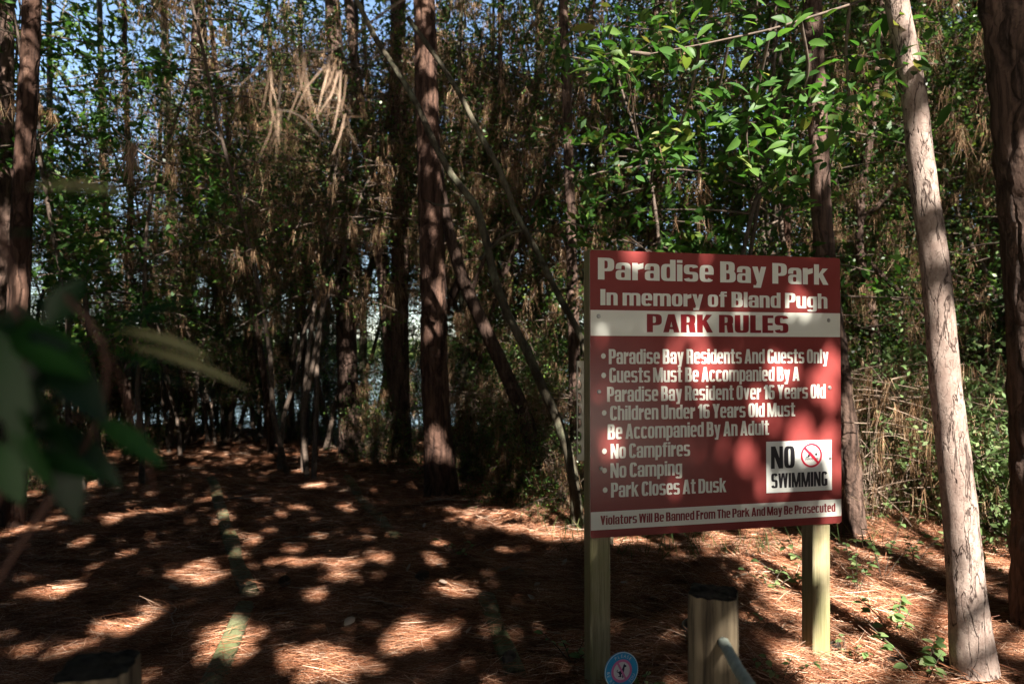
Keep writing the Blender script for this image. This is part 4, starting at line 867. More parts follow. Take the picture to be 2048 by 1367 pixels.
GLYPH = {}
def glyph(ch):
    """one flat letter of the built-in font: vertices, faces, advance"""
    if ch not in GLYPH:
        def conv(t):
            cu = bpy.data.curves.new('lettering', 'FONT'); cu.body = t; cu.resolution_u = 4
            o = bpy.data.objects.new('tmp', cu); COL.objects.link(o); dg = bpy.context.evaluated_depsgraph_get()
            me = bpy.data.meshes.new_from_object(o.evaluated_get(dg)); bpy.data.objects.remove(o); bpy.data.curves.remove(cu)
            V = np.array([v.co[:] for v in me.vertices]); F = [tuple(p.vertices) for p in me.polygons]; bpy.data.meshes.remove(me); return V, F
        V, F = conv(ch); GLYPH[ch] = (V, F)
    return GLYPH[ch]
def poster_letters():
    """heavy condensed poster alphabet drawn from bars (r), slanted quads (q) and squarish arcs (a); cap height 1"""
    S, T, W, X = .21, .13, .56, .80; B, V = .24, .60
    r = lambda x0, y0, x1, y1: ('q', [(x0, y0), (x1, y0), (x1, y1), (x0, y1)])
    q = lambda *p: ('q', list(p))
    a = lambda x0, y0, x1, y1, a0, a1, sx, sy=T: ('a', x0, y0, x1, y1, a0, a1, sx, sy)
    arch = [a(0, .2, W, X, 0, 180, S), r(W - S, 0, W, .5)]
    G = {'n': [r(0, 0, S, X)] + arch, 'h': [r(0, 0, S, 1)] + arch, 'm': [r(0, 0, S, X)] + arch + [a(W - S, .2, 2 * W - S, X, 0, 180, S), r(2 * W - 2 * S, 0, 2 * W - S, .5)],
         'u': [r(W - S, 0, W, X), a(0, 0, W, .6, 180, 360, S), r(0, .3, S, X)], 'r': [r(0, 0, S, X), q((S, .48), (.42, .56), (.42, .81), (S, .74))],
         'a': [a(0, .2, W, X, 0, 180, S), r(0, .53, S, .58), r(W - S, 0, W, .5), a(0, 0, .54, .46, 0, 360, S - .01, .11)], 'd': [a(0, 0, W, X, 0, 360, S), r(W - S, 0, W, 1)], 'p': [a(0, 0, W, X, 0, 360, S), r(0, -.2, S, X)],
         'g': [a(0, .06, W, X, 0, 360, S), r(W - S, -.02, W, X), a(0, -.22, W, .2, 195, 360, S, .12)], 'e': [a(0, 0, W, X, 0, 322, S), r(S - .02, .35, W - .01, .47)], 'c': [a(0, 0, W, X, 28, 332, S)], 'o': [a(0, 0, W, X, 0, 360, S)],
         's': [a(0, .34, W, X, 15, 270, S, .12), a(0, 0, W, .46, -165, 90, S, .12)], 't': [r(.09, .05, .09 + S, 1), r(0, .68, .43, .80), r(.11, 0, .43, .13)], 'f': [r(.07, 0, .07 + S, .93), r(0, .68, .42, .80), r(.10, .88, .42, 1)],
         'i': [r(0, 0, S, X), r(0, .87, S, 1)], 'l': [r(0, 0, S, 1)], 'k': [r(0, 0, S, 1), q((S - .02, .30), (S - .02, .50), (.36, X), (.59, X)), q((.20, .42), (.36, .55), (.61, 0), (.38, 0))],
         'v': [q((0, X), (.22, X), (.36, 0), (.19, 0)), q((.34, X), (.56, X), (.37, 0), (.20, 0))], 'y': [q((0, X), (.22, X), (.37, 0), (.2, 0)), q((.36, X), (.57, X), (.35, -.22), (.13, -.22)), r(.05, -.22, .3, -.10)],
         'P': [r(0, 0, B, 1), a(-.1, .38, V, 1, -90, 90, B), r(B, .87, .3, 1), r(B, .38, .3, .51)], 'I': [r(0, 0, .25, 1)], 'L': [r(0, 0, B, 1), r(B, 0, .47, .16)],
         'B': [r(0, 0, B, 1), a(-.1, .45, V - .02, 1, -90, 90, B), a(-.1, 0, V + .02, .57, -90, 90, B), r(B, 0, .3, T), r(B, .45, .3, .57), r(B, .87, .3, 1)], 'D': [r(0, 0, B, 1), a(-.1, 0, V + .02, 1, -90, 90, B), r(B, 0, .3, T), r(B, .87, .3, 1)],
         'A': [q((0, 0), (.23, 0), (.40, 1), (.2, 1)), q((.43, 0), (.66, 0), (.46, 1), (.26, 1)), r(.15, .17, .5, .30)], 'U': [r(0, .3, B, 1), r(V - B, .3, V, 1), a(0, 0, V, .6, 180, 360, B)],
         'E': [r(0, 0, B, 1), r(B, 0, .48, .15), r(B, .43, .45, .57), r(B, .85, .48, 1)], 'F': [r(0, 0, B, 1), r(B, .42, .44, .57), r(B, .85, .48, 1)], 'T': [r(.15, 0, .15 + B, 1), r(0, .85, .54, 1)],
         'K': [r(0, 0, B, 1), q((B - .02, .38), (B - .02, .62), (.38, 1), (.63, 1)), q((.22, .5), (.40, .66), (.66, 0), (.41, 0))], 'N': [r(0, 0, .20, 1), r(.46, 0, .66, 1), q((0, 1), (.24, 1), (.66, 0), (.42, 0))],
         'M': [r(0, 0, .20, 1), r(.66, 0, .86, 1), q((0, 1), (.26, 1), (.52, 0), (.34, 0)), q((.60, 1), (.86, 1), (.52, 0), (.34, 0))], 'V': [q((0, 1), (.25, 1), (.40, 0), (.22, 0)), q((.37, 1), (.62, 1), (.40, 0), (.22, 0))],
         'W': [q((0, 1), (.22, 1), (.34, 0), (.13, 0)), q((.33, 1), (.50, 1), (.34, 0), (.15, 0)), q((.42, 1), (.59, 1), (.77, 0), (.58, 0)), q((.70, 1), (.92, 1), (.79, 0), (.58, 0))],
         'Y': [q((0, 1), (.25, 1), (.43, .4), (.19, .4)), q((.37, 1), (.62, 1), (.43, .4), (.19, .4)), r(.19, 0, .43, .42)], 'O': [a(0, 0, V, 1, 0, 360, B)], 'C': [a(0, 0, V, 1, 22, 338, B)], 'G': [a(0, 0, V, 1, 28, 350, B), r(.33, .38, V, .50), r(V - B, .05, V, .5)],
         'S': [a(0, .44, V, 1, 12, 270, B, .13), a(0, 0, V, .57, -168, 90, B, .13)], 'R': [r(0, 0, B, 1), a(-.1, .42, V, 1, -90, 90, B), r(B, .87, .3, 1), r(B, .42, .3, .55), q((V - B, 0), (V + .01, 0), (V - .03, .48), (V - B - .05, .48))],
         '1': [r(.13, 0, .37, 1), q((0, .70), (.13, .74), (.13, .92), (0, .86))], '6': [a(0, 0, V, .62, 0, 360, B, .12), r(0, .3, B, .7), a(0, .38, V, 1, 20, 180, B)]}
    return G
POSTER = poster_letters()
def lettering(body, u0, u1, vb, vt, mat, parent, depth=.0012, gap=.055, space=.20, name='lettering'):
    """a line of letters fitted between u0..u1, from the baseline vb to the cap line vt"""
    pen = 0.0; VV = []; FF = []; nb = 0
    for ch in body:
        if ch == ' ': pen += space; continue
        right = 0
        for k, e in enumerate(POSTER[ch]):
            if e[0] == 'q': P = np.array(e[1]); F = [(0, 1, 2, 3)]
            else:
                _, x0, y0, x1, y1, a0, a1, sx, sy = e; n = max(6, int(abs(a1 - a0) / 12)); th = np.radians(np.linspace(a0, a1, n + 1))
                c, s_ = np.cos(th), np.sin(th); sq = lambda v, p: np.sign(v) * np.abs(v) ** p
                cx, cy_, hx, hy = (x0 + x1) / 2, (y0 + y1) / 2, (x1 - x0) / 2, (y1 - y0) / 2
                o = np.stack([cx + hx * sq(c, .55), cy_ + hy * sq(s_, .55)], 1); i_ = np.stack([cx + (hx - sx) * sq(c, .5), cy_ + (hy - sy) * sq(s_, .5)], 1)
                P = np.concatenate([o, i_]); F = [(j, j + 1, n + 1 + j + 1, n + 1 + j) for j in range(n)]
            right = max(right, P[:, 0].max())
            VV.append(np.stack([pen + P[:, 0], np.full(len(P), -depth - k * .00007), P[:, 1]], 1)); FF += [tuple(t + nb for t in f) for f in F]; nb += len(P)
        pen += right + gap
    V = np.concatenate(VV); a, b = V[:, 0].min(), V[:, 0].max(); V[:, 0] = u0 + (V[:, 0] - a) * (u1 - u0) / (b - a); V[:, 2] = vb + V[:, 2] * (vt - vb)
    return mesh(name, V, FF, mat, parent)
def disc_vf(cx, cz, rx, rz, y, n=40, r_in=None):
    a = np.linspace(0, 2 * math.pi, n, endpoint=False)
    o = np.stack([cx + rx * np.cos(a), np.full(n, y), cz + rz * np.sin(a)], 1)
    if r_in is None: return o, [tuple(range(n))]
    i = np.stack([cx + rx * r_in * np.cos(a), np.full(n, y), cz + rz * r_in * np.sin(a)], 1)
    return np.concatenate([o, i]), [(k, (k + 1) % n, n + (k + 1) % n, n + k) for k in range(n)]
def poly(pts, y, name, m, parent): return mesh(name, [(p[0], y, p[1]) for p in pts], [tuple(range(len(pts)))], m, parent)
def rounded(u0, v0, u1, v1, r, n=6):
    out = []
    for cx, cz, a0 in ((u1 - r, v1 - r, 0), (u0 + r, v1 - r, 90), (u0 + r, v0 + r, 180), (u1 - r, v0 + r, 270)):
        for k in range(n + 1): a = R(a0 + 90 * k / n); out.append((cx + r * math.cos(a), cz + r * math.sin(a)))
    return out
def prism(pts, y0, y1):
    n = len(pts); V = [(p[0], y0, p[1]) for p in pts] + [(p[0], y1, p[1]) for p in pts]
    return V, [tuple(range(n)), tuple(range(2 * n - 1, n - 1, -1))] + [(k, n + k, n + (k + 1) % n, (k + 1) % n) for k in range(n)]

def park_sign():
    root = thing('park_sign', 'red park rules board with cream lettering on two square timber posts', 'sign'); board_frame(root)
    V, F = prism(rounded(0, 0, SW, SH, .012), 0, .006)
    bd = mesh('board', V, F, [M['sign_red'], M['edge']], root)
    for p in bd.data.polygons:
        if abs(p.normal.y) < .5 or p.normal.y > .5: p.material_index = 1
    def band(a, b, c, d, name):
        poly([suv(*a), suv(*b), suv(*c), suv(*d)], -.0008, name, M['sign_white'], bd)
    def fit(p):  # keep bands just inside the board edge
        return p
    u0, u1 = .002, SW - .002
    for (ya, yb), nm in (((619.5, 671), 'title_band'), ((1023.5, 1060), 'warning_band')):
        va = suv(1181, ya)[1]; vb = suv(1181, yb)[1]
        poly([(u0, vb), (u1, vb), (u1, va), (u0, va)], -.0008, nm, M['sign_white'], bd)
    LN = [('Paradise Bay Park', 1195.6, 1657, 558.5, 515, 'sign_white', .17), ('In memory of Bland Pugh', 1200.6, 1654.7, 610, 578, 'sign_white', .15),
          ('PARK RULES', 1293.5, 1576.5, 664, 627.4, 'letter_red', .19),
          ('Paradise Bay Residents And Guests Only', 1217.3, 1656, 727.6, 697.7, 'sign_white', .14), ('Guests Must Be Accompanied By A', 1218, 1598, 764.8, 735, 'sign_white', .14),
          ('Paradise Bay Resident Over 16 Years Old', 1213.8, 1650, 803, 773, 'sign_white', .14), ('Children Under 16 Years Old Must', 1219.6, 1589, 840, 811, 'sign_white', .14),
          ('Be Accompanied By An Adult', 1215, 1536.6, 878, 847.7, 'sign_white', .14), ('No Campfires', 1221, 1379, 916.5, 887, 'sign_white', .14),
          ('No Camping', 1220.5, 1363, 955, 925.6, 'sign_white', .14), ('Park Closes At Dusk', 1221.7, 1451, 994, 964.6, 'sign_white', .14),
          ('Violators Will Be Banned From The Park And May Be Prosecuted', 1200.6, 1668, 1049, 1030.5, 'letter_red', .11)]
    for body, xl, xr, yb, yt, m, hv in LN:
        ua, vb = suv(xl, yb); _, vt = suv(xl, yt); ub, _ = suv(xr, 703)
        lettering(body, ua, ub, vb, vt, M[m], bd, .0016)
    for x, y in ((1206.4, 711.5), (1207, 750), (1208, 825), (1208.5, 901.6), (1208.8, 940), (1210, 979)):
        u, v = suv(x, y); V, F = disc_vf(u, v, .0105, .0115, -.0016, 20); mesh('bullet', V, F, M['sign_white'], bd)
    for x, y in ((1197, 632), (1657, 640), (1198, 783), (1659, 775), (1202, 936), (1659, 916)):
        u, v = suv(x, y); V, F = [], []
        n = 16; ring = [(u + .0095 * math.cos(6.2832 * k / n), v + .0095 * math.sin(6.2832 * k / n)) for k in range(n)]
        in_ = [(u + .006 * math.cos(6.2832 * k / n), v + .006 * math.sin(6.2832 * k / n)) for k in range(n)]
        V = [(p[0], -.0012, p[1]) for p in ring] + [(p[0], -.005, p[1]) for p in in_]
        F = [(k, (k + 1) % n, n + (k + 1) % n, n + k) for k in range(n)] + [tuple(range(n, 2 * n))]
        mesh('screw', V, F, M['screw'], bd)
    # no swimming plate
    a = suv(1532, 985); b = suv(1662, 878.5)
    V, F = prism([(a[0], a[1]), (b[0], a[1]), (b[0], b[1]), (a[0], b[1])], -.0034, -.0022)
    pl = mesh('no_swimming_plate', V, F, M['sticker'], root)
    ua, vb = suv(1541, 936.5); _, vt = suv(1541, 892); ub, _ = suv(1588.5, 914); lettering('NO', ua, ub, vb, vt, M['letter_black'], pl, .0040)
    ua, vb = suv(1541.5, 975.5); _, vt = suv(1541.5, 946); ub, _ = suv(1653.5, 960); lettering('SWIMMING', ua, ub, vb, vt, M['letter_black'], pl, .0040)
    cu, cv = suv(1621.5, 909.5); rr = .054
    V, F = disc_vf(cu, cv, rr, rr, -.0048, 48, .84); mesh('ban_ring', V, F, M['ban_red'], pl)
    c, s = math.cos(R(45)), math.sin(R(45)); hw = .0055; q = rr * .88
    poly([(cu - q * c - hw * s, cv + q * s - hw * c), (cu + q * c - hw * s, cv - q * s - hw * c), (cu + q * c + hw * s, cv - q * s + hw * c), (cu - q * c + hw * s, cv + q * s + hw * c)], -.0052, 'ban_bar', M['ban_red'], pl)
    V, F = disc_vf(cu + .024, cv + .004, .0062, .0062, -.0043, 18); mesh('swimmer_head', V, F, M['letter_black'], pl)
    body = [(-.036, -.010), (-.020, -.004), (-.010, .016), (-.004, .017), (.004, .008), (.020, -.008), (.012, -.010), (-.002, .004), (-.006, .002), (-.010, -.008)]
    poly([(cu + x, cv + y) for x, y in body], -.0043, 'swimmer', M['letter_black'], pl)
    mb = MB()
    for k, zz in enumerate((-.013, -.018)):
        xs = np.linspace(-.032, .034, 40); ws = zz + .0016 * np.sin(xs * 700 + k)
        V = np.concatenate([np.stack([cu + xs, np.full(40, -.0044), cv + ws + .0012], 1), np.stack([cu + xs, np.full(40, -.0044), cv + ws - .0012], 1)])
        mb.add(V, [(i, i + 1, 40 + i + 1, 40 + i) for i in range(39)])
    mb.build('waves', M['letter_black'], pl)
    # posts behind the board
    pw = .089
    for u, top, lean in ((.003, SH + .004, 0.0), (SW - pw - .045, SH - .02, -.006)):
        zb = -SZ0 - .25; V, F = box_vf((u, .0065, zb), (u + pw, .0065 + pw, top))
        V = np.array(V, float)
        lo = V[:, 2] < 0; V[lo, 0] += lean * 2.5
        # subdivide the post into rings with eased edges
        ch = .006; x0, x1, y0, y1 = u, u + pw, .0065, .0065 + pw
        ring = [(x0 + ch, y0), (x1 - ch, y0), (x1, y0 + ch), (x1, y1 - ch), (x1 - ch, y1), (x0 + ch, y1), (x0, y1 - ch), (x0, y0 + ch)]
        zz = np.linspace(zb, top, 14); VV = []
        for z in zz:
            for (x, y) in ring: VV.append((x + lean * (top - z), y, z))
        i = np.arange(14 * 8).reshape(14, 8); FF = np.stack([i[:-1], np.roll(i[:-1], -1, 1), np.roll(i[1:], -1, 1), i[1:]], -1).reshape(-1, 4).tolist() + [list(range(13 * 8, 14 * 8))]
        mesh('post', VV, [tuple(f) for f in FF], M['post'], root)
    return root
park_sign()

def perforated_strip():
    """white moulded strip with a row of holes, fixed to the outer back edge of the left sign post"""
    root = thing('perforated_strip', 'white vinyl strip with a row of round holes behind the left sign post', 'strip'); board_frame(root)
    v0 = suv(1166, 926)[1]; v1 = suv(1158, 722)[1]
    u1 = -.001; w = .030; y0 = .075
    n = 7; pitch = (v1 - v0 - .04) / n; hr = pitch * .43; V = []; F = []
    # comb plate: solid on the right, D-shaped holes along the left closed by a thin rim
    def q(a, b, c, d):
        k = len(V); V.extend([(a, y0, c), (b, y0, c), (b, y0, d), (a, y0, d), (a, y0 + .012, c), (b, y0 + .012, c), (b, y0 + .012, d), (a, y0 + .012, d)])
        F.extend([(k, k + 1, k + 2, k + 3), (k + 4, k + 7, k + 6, k + 5), (k, k + 3, k + 7, k + 4), (k + 1, k + 5, k + 6, k + 2)])
    rim = .0022; left = u1 - w; seg = 12
    q(left, left + rim, v0, v1); q(left + rim, u1, v0, v0 + .02); q(left + rim, u1, v1 - .02, v1)
    for i in range(n):
        c = v0 + .02 + pitch * (i + .5); prev = None
        q(left + rim, u1, c - pitch / 2, c - hr); q(left + rim, u1, c + hr, c + pitch / 2)
        for k in range(seg):
            a = -math.pi / 2 + math.pi * (k + .5) / seg; zz0 = c + hr * math.sin(-math.pi / 2 + math.pi * k / seg); zz1 = c + hr * math.sin(-math.pi / 2 + math.pi * (k + 1) / seg)
            q(left + rim + w * .62 * math.cos(a), u1, zz0, zz1)
    mesh('panel', V, F, M['vent_white'], root)
perforated_strip()

# ------------------------------------------------------------------ rope barrier posts
def rope_post(px, top_py, d, w, rz, label, rope_to, hole):
    p = at(px, top_py, d); x, y, ht = p[0], p[1], p[2]; g = float(gz(x, y))
    root = thing('rope_post', label, 'post', (x, y, g)); root.rotation_euler = (0, 0, rz); h = ht - g
    n = 20; m = 16; V = []; hw = w / 2
    for i in range(n + 1):
        z = -.2 + (h + .2) * i / n
        for k in range(m * 4):
            s, f = divmod(k, m); f = f / m * 2 - 1
            a, b = [(f, -1), (1, f), (-f, 1), (-1, -f)][s]
            e = (abs(a) ** 6 + abs(b) ** 6) ** (1 / 6); a, b = a / e, b / e
            d_ = .034 * mnoise.noise(Vector((a * 4.5 + px, b * 4.5, z * .5))) + .012 * mnoise.noise(Vector((a * 12, b * 12, z * 3)))
            tp = (.97 if i == n else 1)
            V.append((hw * (a * (1 + d_ * 2.2)) * tp, hw * (b * (1 + d_ * 2.2)) * tp, z + (.004 * mnoise.noise(Vector((a * 3, b * 3, px))) if i == n else 0)))
    M4 = m * 4; i = np.arange((n + 1) * M4).reshape(n + 1, M4)
    F = np.stack([i[:-1], np.roll(i[:-1], -1, 1), np.roll(i[1:], -1, 1), i[1:]], -1).reshape(-1, 4).tolist()
    mesh('shaft', V, [tuple(f) for f in F], M['rope_post'], root, False)
    # weathered end grain on top, a slightly domed cap of the same outline
    top = V[-M4:]; rings = [top] + [[(q[0] * s, q[1] * s, q[2] + .003 * (1 - s) + .004 * mnoise.noise(Vector((q[0] * s * 60, q[1] * s * 60, 1)))) for q in top] for s in (.8, .5, .2)]
    VV = [q for r_ in rings for q in r_]; i = np.arange(4 * M4).reshape(4, M4)
    FF = [tuple(f) for f in np.stack([i[:-1], np.roll(i[:-1], -1, 1), np.roll(i[1:], -1, 1), i[1:]], -1).reshape(-1, 4).tolist()] + [tuple(range(3 * M4, 4 * M4))]
    mesh('end_grain', VV, FF, M['post_top'], root, True)
    if hole:
        q = at(*hole); l = np.array(q)
        dsc = MB(); nn = 20
        # rope hole: flat black disc just proud of the face paints its inner shade
        nrm = unit(CAM * (1, 1, 0) + np.array((0, 0, 0)) - l * (1, 1, 0)); nrm = np.array((math.sin(rz), -math.cos(rz), 0))
        side = np.array((-nrm[1], nrm[0], 0)); cen = np.array((x, y, 0)) + nrm * (hw * 1.06) + side * ((l - np.array((x, y, 0))).dot(side)); cen[2] = l[2]
        a = np.linspace(0, 2 * math.pi, nn, endpoint=False)
        Vh = [tuple(cen + side * .013 * math.cos(t) + np.array((0, 0, 1)) * .014 * math.sin(t) - np.array((x, y, g))) for t in a]
        from mathutils import Matrix
        inv = Matrix.Rotation(-rz, 3, 'Z'); Vh = [tuple(inv @ Vector(v)) for v in Vh]
        mesh('rope_hole', Vh, [tuple(range(nn))], M['black'], root)
        rope(cen - nrm * .01, rope_to)
    return root
def rope(a, ends):
    P = [a] + [np.array(e) for e in ends]; q, r = resample(np.array(P), np.full(len(P), .007), .006)
    T = unit(np.gradient(q, axis=0)); A = unit(np.cross(T, (0, 0, 1.0))); B = np.cross(T, A); s = np.arange(len(q)) * .006
    mb = MB()
    for k in range(3):
        th = s * 2 * math.pi / .045 + k * 2.0944
        c = q + (A * np.cos(th)[:, None] + B * np.sin(th)[:, None]) * .0078; mb.add(*tube(c, np.full(len(c), .0058), 8))
    base = q[0]; root = thing('rope', 'pale twisted rope running from the near post down to the right', 'rope', base)
    V = np.concatenate(mb.V) - base; mesh('strand', V, np.concatenate(mb.F), plain('rope_fibre', (0.36, 0.40, 0.34), .8, .25, 40), root, True)
rope_post(1427, 1183, 1.72, .118, R(-19), 'weathered square post with dark top and a rope through it below the sign', [at(1475, 1335, 1.45), at(1515, 1395, 1.25), at(1640, 1560, .95)], (1445, 1296, 1.62))
rope_post(196, 1330, 1.25, .125, R(12), 'blurred brown post top in the dark bottom left corner', [], None)

# black plastic tub half buried behind the rope post
def tub():
    p = gpt(1420, 1300); g = float(gz(p[0], p[1])); root = thing('plastic_tub', 'black plastic tub half buried in needles behind the rope post', 'tub', (p[0] + .02, p[1] - .05, g - .05))
    prof = [(.14, -.1), (.15, .10), (.16, .115), (.16, .13), (.15, .135), (.145, .125), (.135, .07), (0.0, .07)]; n = 40; V = []
    for r_, z in prof:
        for k in range(n): a = 2 * math.pi * k / n; rr = r_ * (1 + .015 * math.sin(3 * a)); V.append((rr * math.cos(a), rr * math.sin(a), z))
    i = np.arange(len(prof) * n).reshape(len(prof), n); F = np.stack([i[:-1], np.roll(i[:-1], -1, 1), np.roll(i[1:], -1, 1), i[1:]], -1).reshape(-1, 4)
    mesh('shell', V, F, M['black'], root, True)
tub()

# round blue dog sign on a stake
def dog_sign():
    d = 2.62; c = at(1243, 1340, d); rx = 33 * d / FPX; rz_ = 38.5 * d / FPX; g = float(gz(c[0], c[1]))
    root = thing('dog_sign', 'small round blue sign with a crossed-out dog beside the left sign post', 'sign', (c[0], c[1], g)); cz = c[2] - g
    root.rotation_euler = (0, 0, R(18))
    rx = rz_ = 37 * d / FPX
    blue = plain('dog_sign_blue', (0.04, 0.38, 0.70), .35); pale = plain('dog_sign_rim', (0.70, 0.82, 0.86), .4); pink = plain('dog_sign_pink', (0.80, 0.22, 0.45), .4); white = plain('dog_sign_white', (0.82, 0.80, 0.78), .4); navy = plain('dog_sign_navy', (0.02, 0.02, 0.06), .4)
    pts = [(rx * math.cos(2 * math.pi * k / 48), cz + rz_ * math.sin(2 * math.pi * k / 48)) for k in range(48)]
    V, F = prism(pts, 0, .004); f = mesh('face', V, F, blue, root)
    V, F = disc_vf(0, cz, rx, rz_, -.0008, 48, .955); mesh('rim', V, F, pale, f)
    V, F = disc_vf(0, cz, rx * .50, rz_ * .50, -.0008, 40); mesh('disc', V, F, white, f)
    V, F = disc_vf(0, cz, rx * .62, rz_ * .62, -.0014, 40, .78); mesh('ban_ring', V, F, pink, f)
    s = rx * .5
    dog = [(-.44, .16), (-.36, .12), (-.42, .02), (-.34, -.04), (-.05, .04), (.10, .28), (.18, .50), (.26, .62), (.30, .50), (.46, .40), (.44, .30), (.28, .28), (.24, .02), (.20, -.16), (.14, -.60), (.04, -.60), (.06, -.22), (-.06, -.32), (-.02, -.52), (-.34, -.46), (-.34, -.40), (-.18, -.38), (-.30, -.14), (-.48, -.02)]
    poly([(x * s * 1.25, cz + z * s * 1.25) for x, z in dog], -.0016, 'dog', navy, f)
    q = rx * .56; hw = rx * .055; a = R(62); cc, ss = math.cos(a), math.sin(a)
    poly([(-q * cc - hw * ss, cz + q * ss - hw * cc), (q * cc - hw * ss, cz - q * ss - hw * cc), (q * cc + hw * ss, cz - q * ss + hw * cc), (-q * cc + hw * ss, cz + q * ss + hw * cc)], -.0022, 'ban_bar', pink, f)
    VV = []; FF = []
    for word, mid, stepd in (('PLEASE', 82, -13.5), ('BE', 188, 13.5), ('RE', 224, 14), ('YOU', 322, 13.5)):
        for k, ch in enumerate(word):
            a = R(mid + stepd * (k - (len(word) - 1) / 2)); v, fc = glyph(ch); v = v - (v.max(0) + v.min(0)) / 2; v = v * rx * .24
            up = a - math.pi / 2 if stepd < 0 else a + math.pi / 2
            co, si = math.cos(up), math.sin(up); X = v[:, 0] * co - v[:, 1] * si + rx * .79 * math.cos(a); Z = v[:, 0] * si + v[:, 1] * co + cz + rx * .79 * math.sin(a)
            b = sum(len(t) for t in VV); VV.append(np.stack([X, np.full(len(X), -.0010), Z], 1)); FF += [tuple(i + b for i in t) for t in fc]
    mesh('lettering', np.concatenate(VV), FF, pale, f)
    V, F = tube(np.array([(0, .008, -.1), (0, .008, cz * .5), (0, .008, cz + rx * .3)]), np.full(3, .004), 8); mesh('stake', V, F, M['screw'], root, True)
dog_sign()

# ------------------------------------------------------------------ leaves close to the viewer
def near_plant():
    root = thing('magnolia_sapling', 'dark blurred sapling with broad green leaves close to the viewer at left', 'plant', (-.42, .5, 0)); base = np.array((-.42, .5, 0))
    mb = MB()
    def stem(pp, r0, r1): q, r = resample(np.array(pp) - base, np.linspace(r0, r1, len(pp)), .02); mb.add(*tube(q, r, 8))
    g0 = np.array((-.62, .50, 0.0))
    stem([g0, at(-60, 1250, .52), at(60, 1060, .50), at(200, 850, .49), at(225, 720, .47), at(215, 660, .46), at(130, 590, .45)], .003, .002)
    stem([g0, at(-40, 1050, .5), at(60, 900, .48), at(40, 700, .46), at(20, 500, .45), at(-30, 360, .42)], .003, .002)
    stem([at(215, 800, .48), at(190, 820, .49), at(110, 860, .49)], .002, .0015); stem([at(60, 900, .48), at(110, 960, .49), at(150, 1000, .5)], .002, .0015)
    stem([at(225, 720, .47), at(262, 800, .5), at(300, 930, .52), at(312, 990, .53)], .0018, .001)
    mb.build('stem', plain('sapling_stem', (0.05, 0.018, 0.010), .7, .3, 30), root, True)
    L = []   # base px, tip px, depth, width ratio, normal
    for a, b, d, w, nv in [((235, 652), (392, 582), .58, .17, (0, -.7, .9)), ((95, 650), (165, 555), .56, .34, (.5, -1, .5)), ((215, 700), (60, 690), .56, .16, (0, -.4, 1)), ((225, 742), (460, 770), .60, .09, (0, -.15, 1)),
                           ((180, 760), (-10, 612), .55, .26, (.3, -.6, .6)), ((60, 660), (215, 842), .55, .24, (.5, -1, .6)), ((40, 640), (-90, 700), .55, .30, (0, -1, .3)),
                           ((60, 760), (150, 950), .57, .24, (-.6, -1, .2)), ((190, 835), (332, 925), .58, .21, (.2, -.7, .8)), ((110, 860), (152, 1048), .58, .24, (.5, -1, .1)), ((90, 860), (-40, 960), .57, .26, (-.4, -1, .3)),
                           ((120, 845), (240, 975), .60, .20, (.4, -1, .4)), ((150, 640), (60, 590), .6, .3, (.2, -.8, .6)), ((225, 700), (330, 735), .6, .12, (0, -.5, .9)), ((20, 690), (170, 745), .54, .25, (.2, -.7, .8)), ((20, 800), (90, 985), .55, .28, (-.5, -1, .2)), ((-20, 650), (40, 880), .54, .26, (.3, -1, .1)),
                           ((60, 905), (200, 950), .57, .22, (0, -.7, .7)), ((-10, 880), (40, 1010), .56, .3, (.4, -1, .2)), ((0, 470), (90, 462), .56, .2, (0, -.5, .8)),
                           ((30, 600), (120, 740), .59, .28, (-.5, -1, .3)), ((140, 790), (20, 850), .57, .22, (0, -.6, .8)), ((245, 735), (360, 700), .62, .12, (0, -.3, 1)), ((20, 740), (-60, 850), .58, .3, (.3, -1, 0)), ((70, 760), (-20, 790), .6, .3, (.2, -1, .5)),
                           ((10, 620), (60, 640), .6, .5, (0, -1, .3)), ((120, 700), (40, 800), .62, .36, (.1, -1, .4))]:
        L.append((at(*a, d * .82), at(*b, d * .82), w, nv))
    P = np.array([l[0] for l in L]); T = np.array([l[1] for l in L]); N = np.array([l[3] for l in L], float)
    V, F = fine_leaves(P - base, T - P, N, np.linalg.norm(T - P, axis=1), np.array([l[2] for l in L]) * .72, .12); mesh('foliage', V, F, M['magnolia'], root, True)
    L = [(at(235, 660, .48), at(420, 690, .48), .085), (at(250, 690, .5), at(492, 748, .5), .06), (at(50, 376, .42), at(252, 372, .42), .15)]
    P = np.array([l[0] for l in L]); T = np.array([l[1] for l in L]); N = np.array([(0, -.55, 1.0)] * 3)
    V, F = fine_leaves(P - base, T - P, N, np.linalg.norm(T - P, axis=1) * 1.03, np.array([l[2] for l in L]), [.18, .14, .10])
    o = mesh('pale_leaves', V, F, M['pale_leaf'], root, True); o['label'] = 'yellowish leaves turned edge-on'
near_plant()

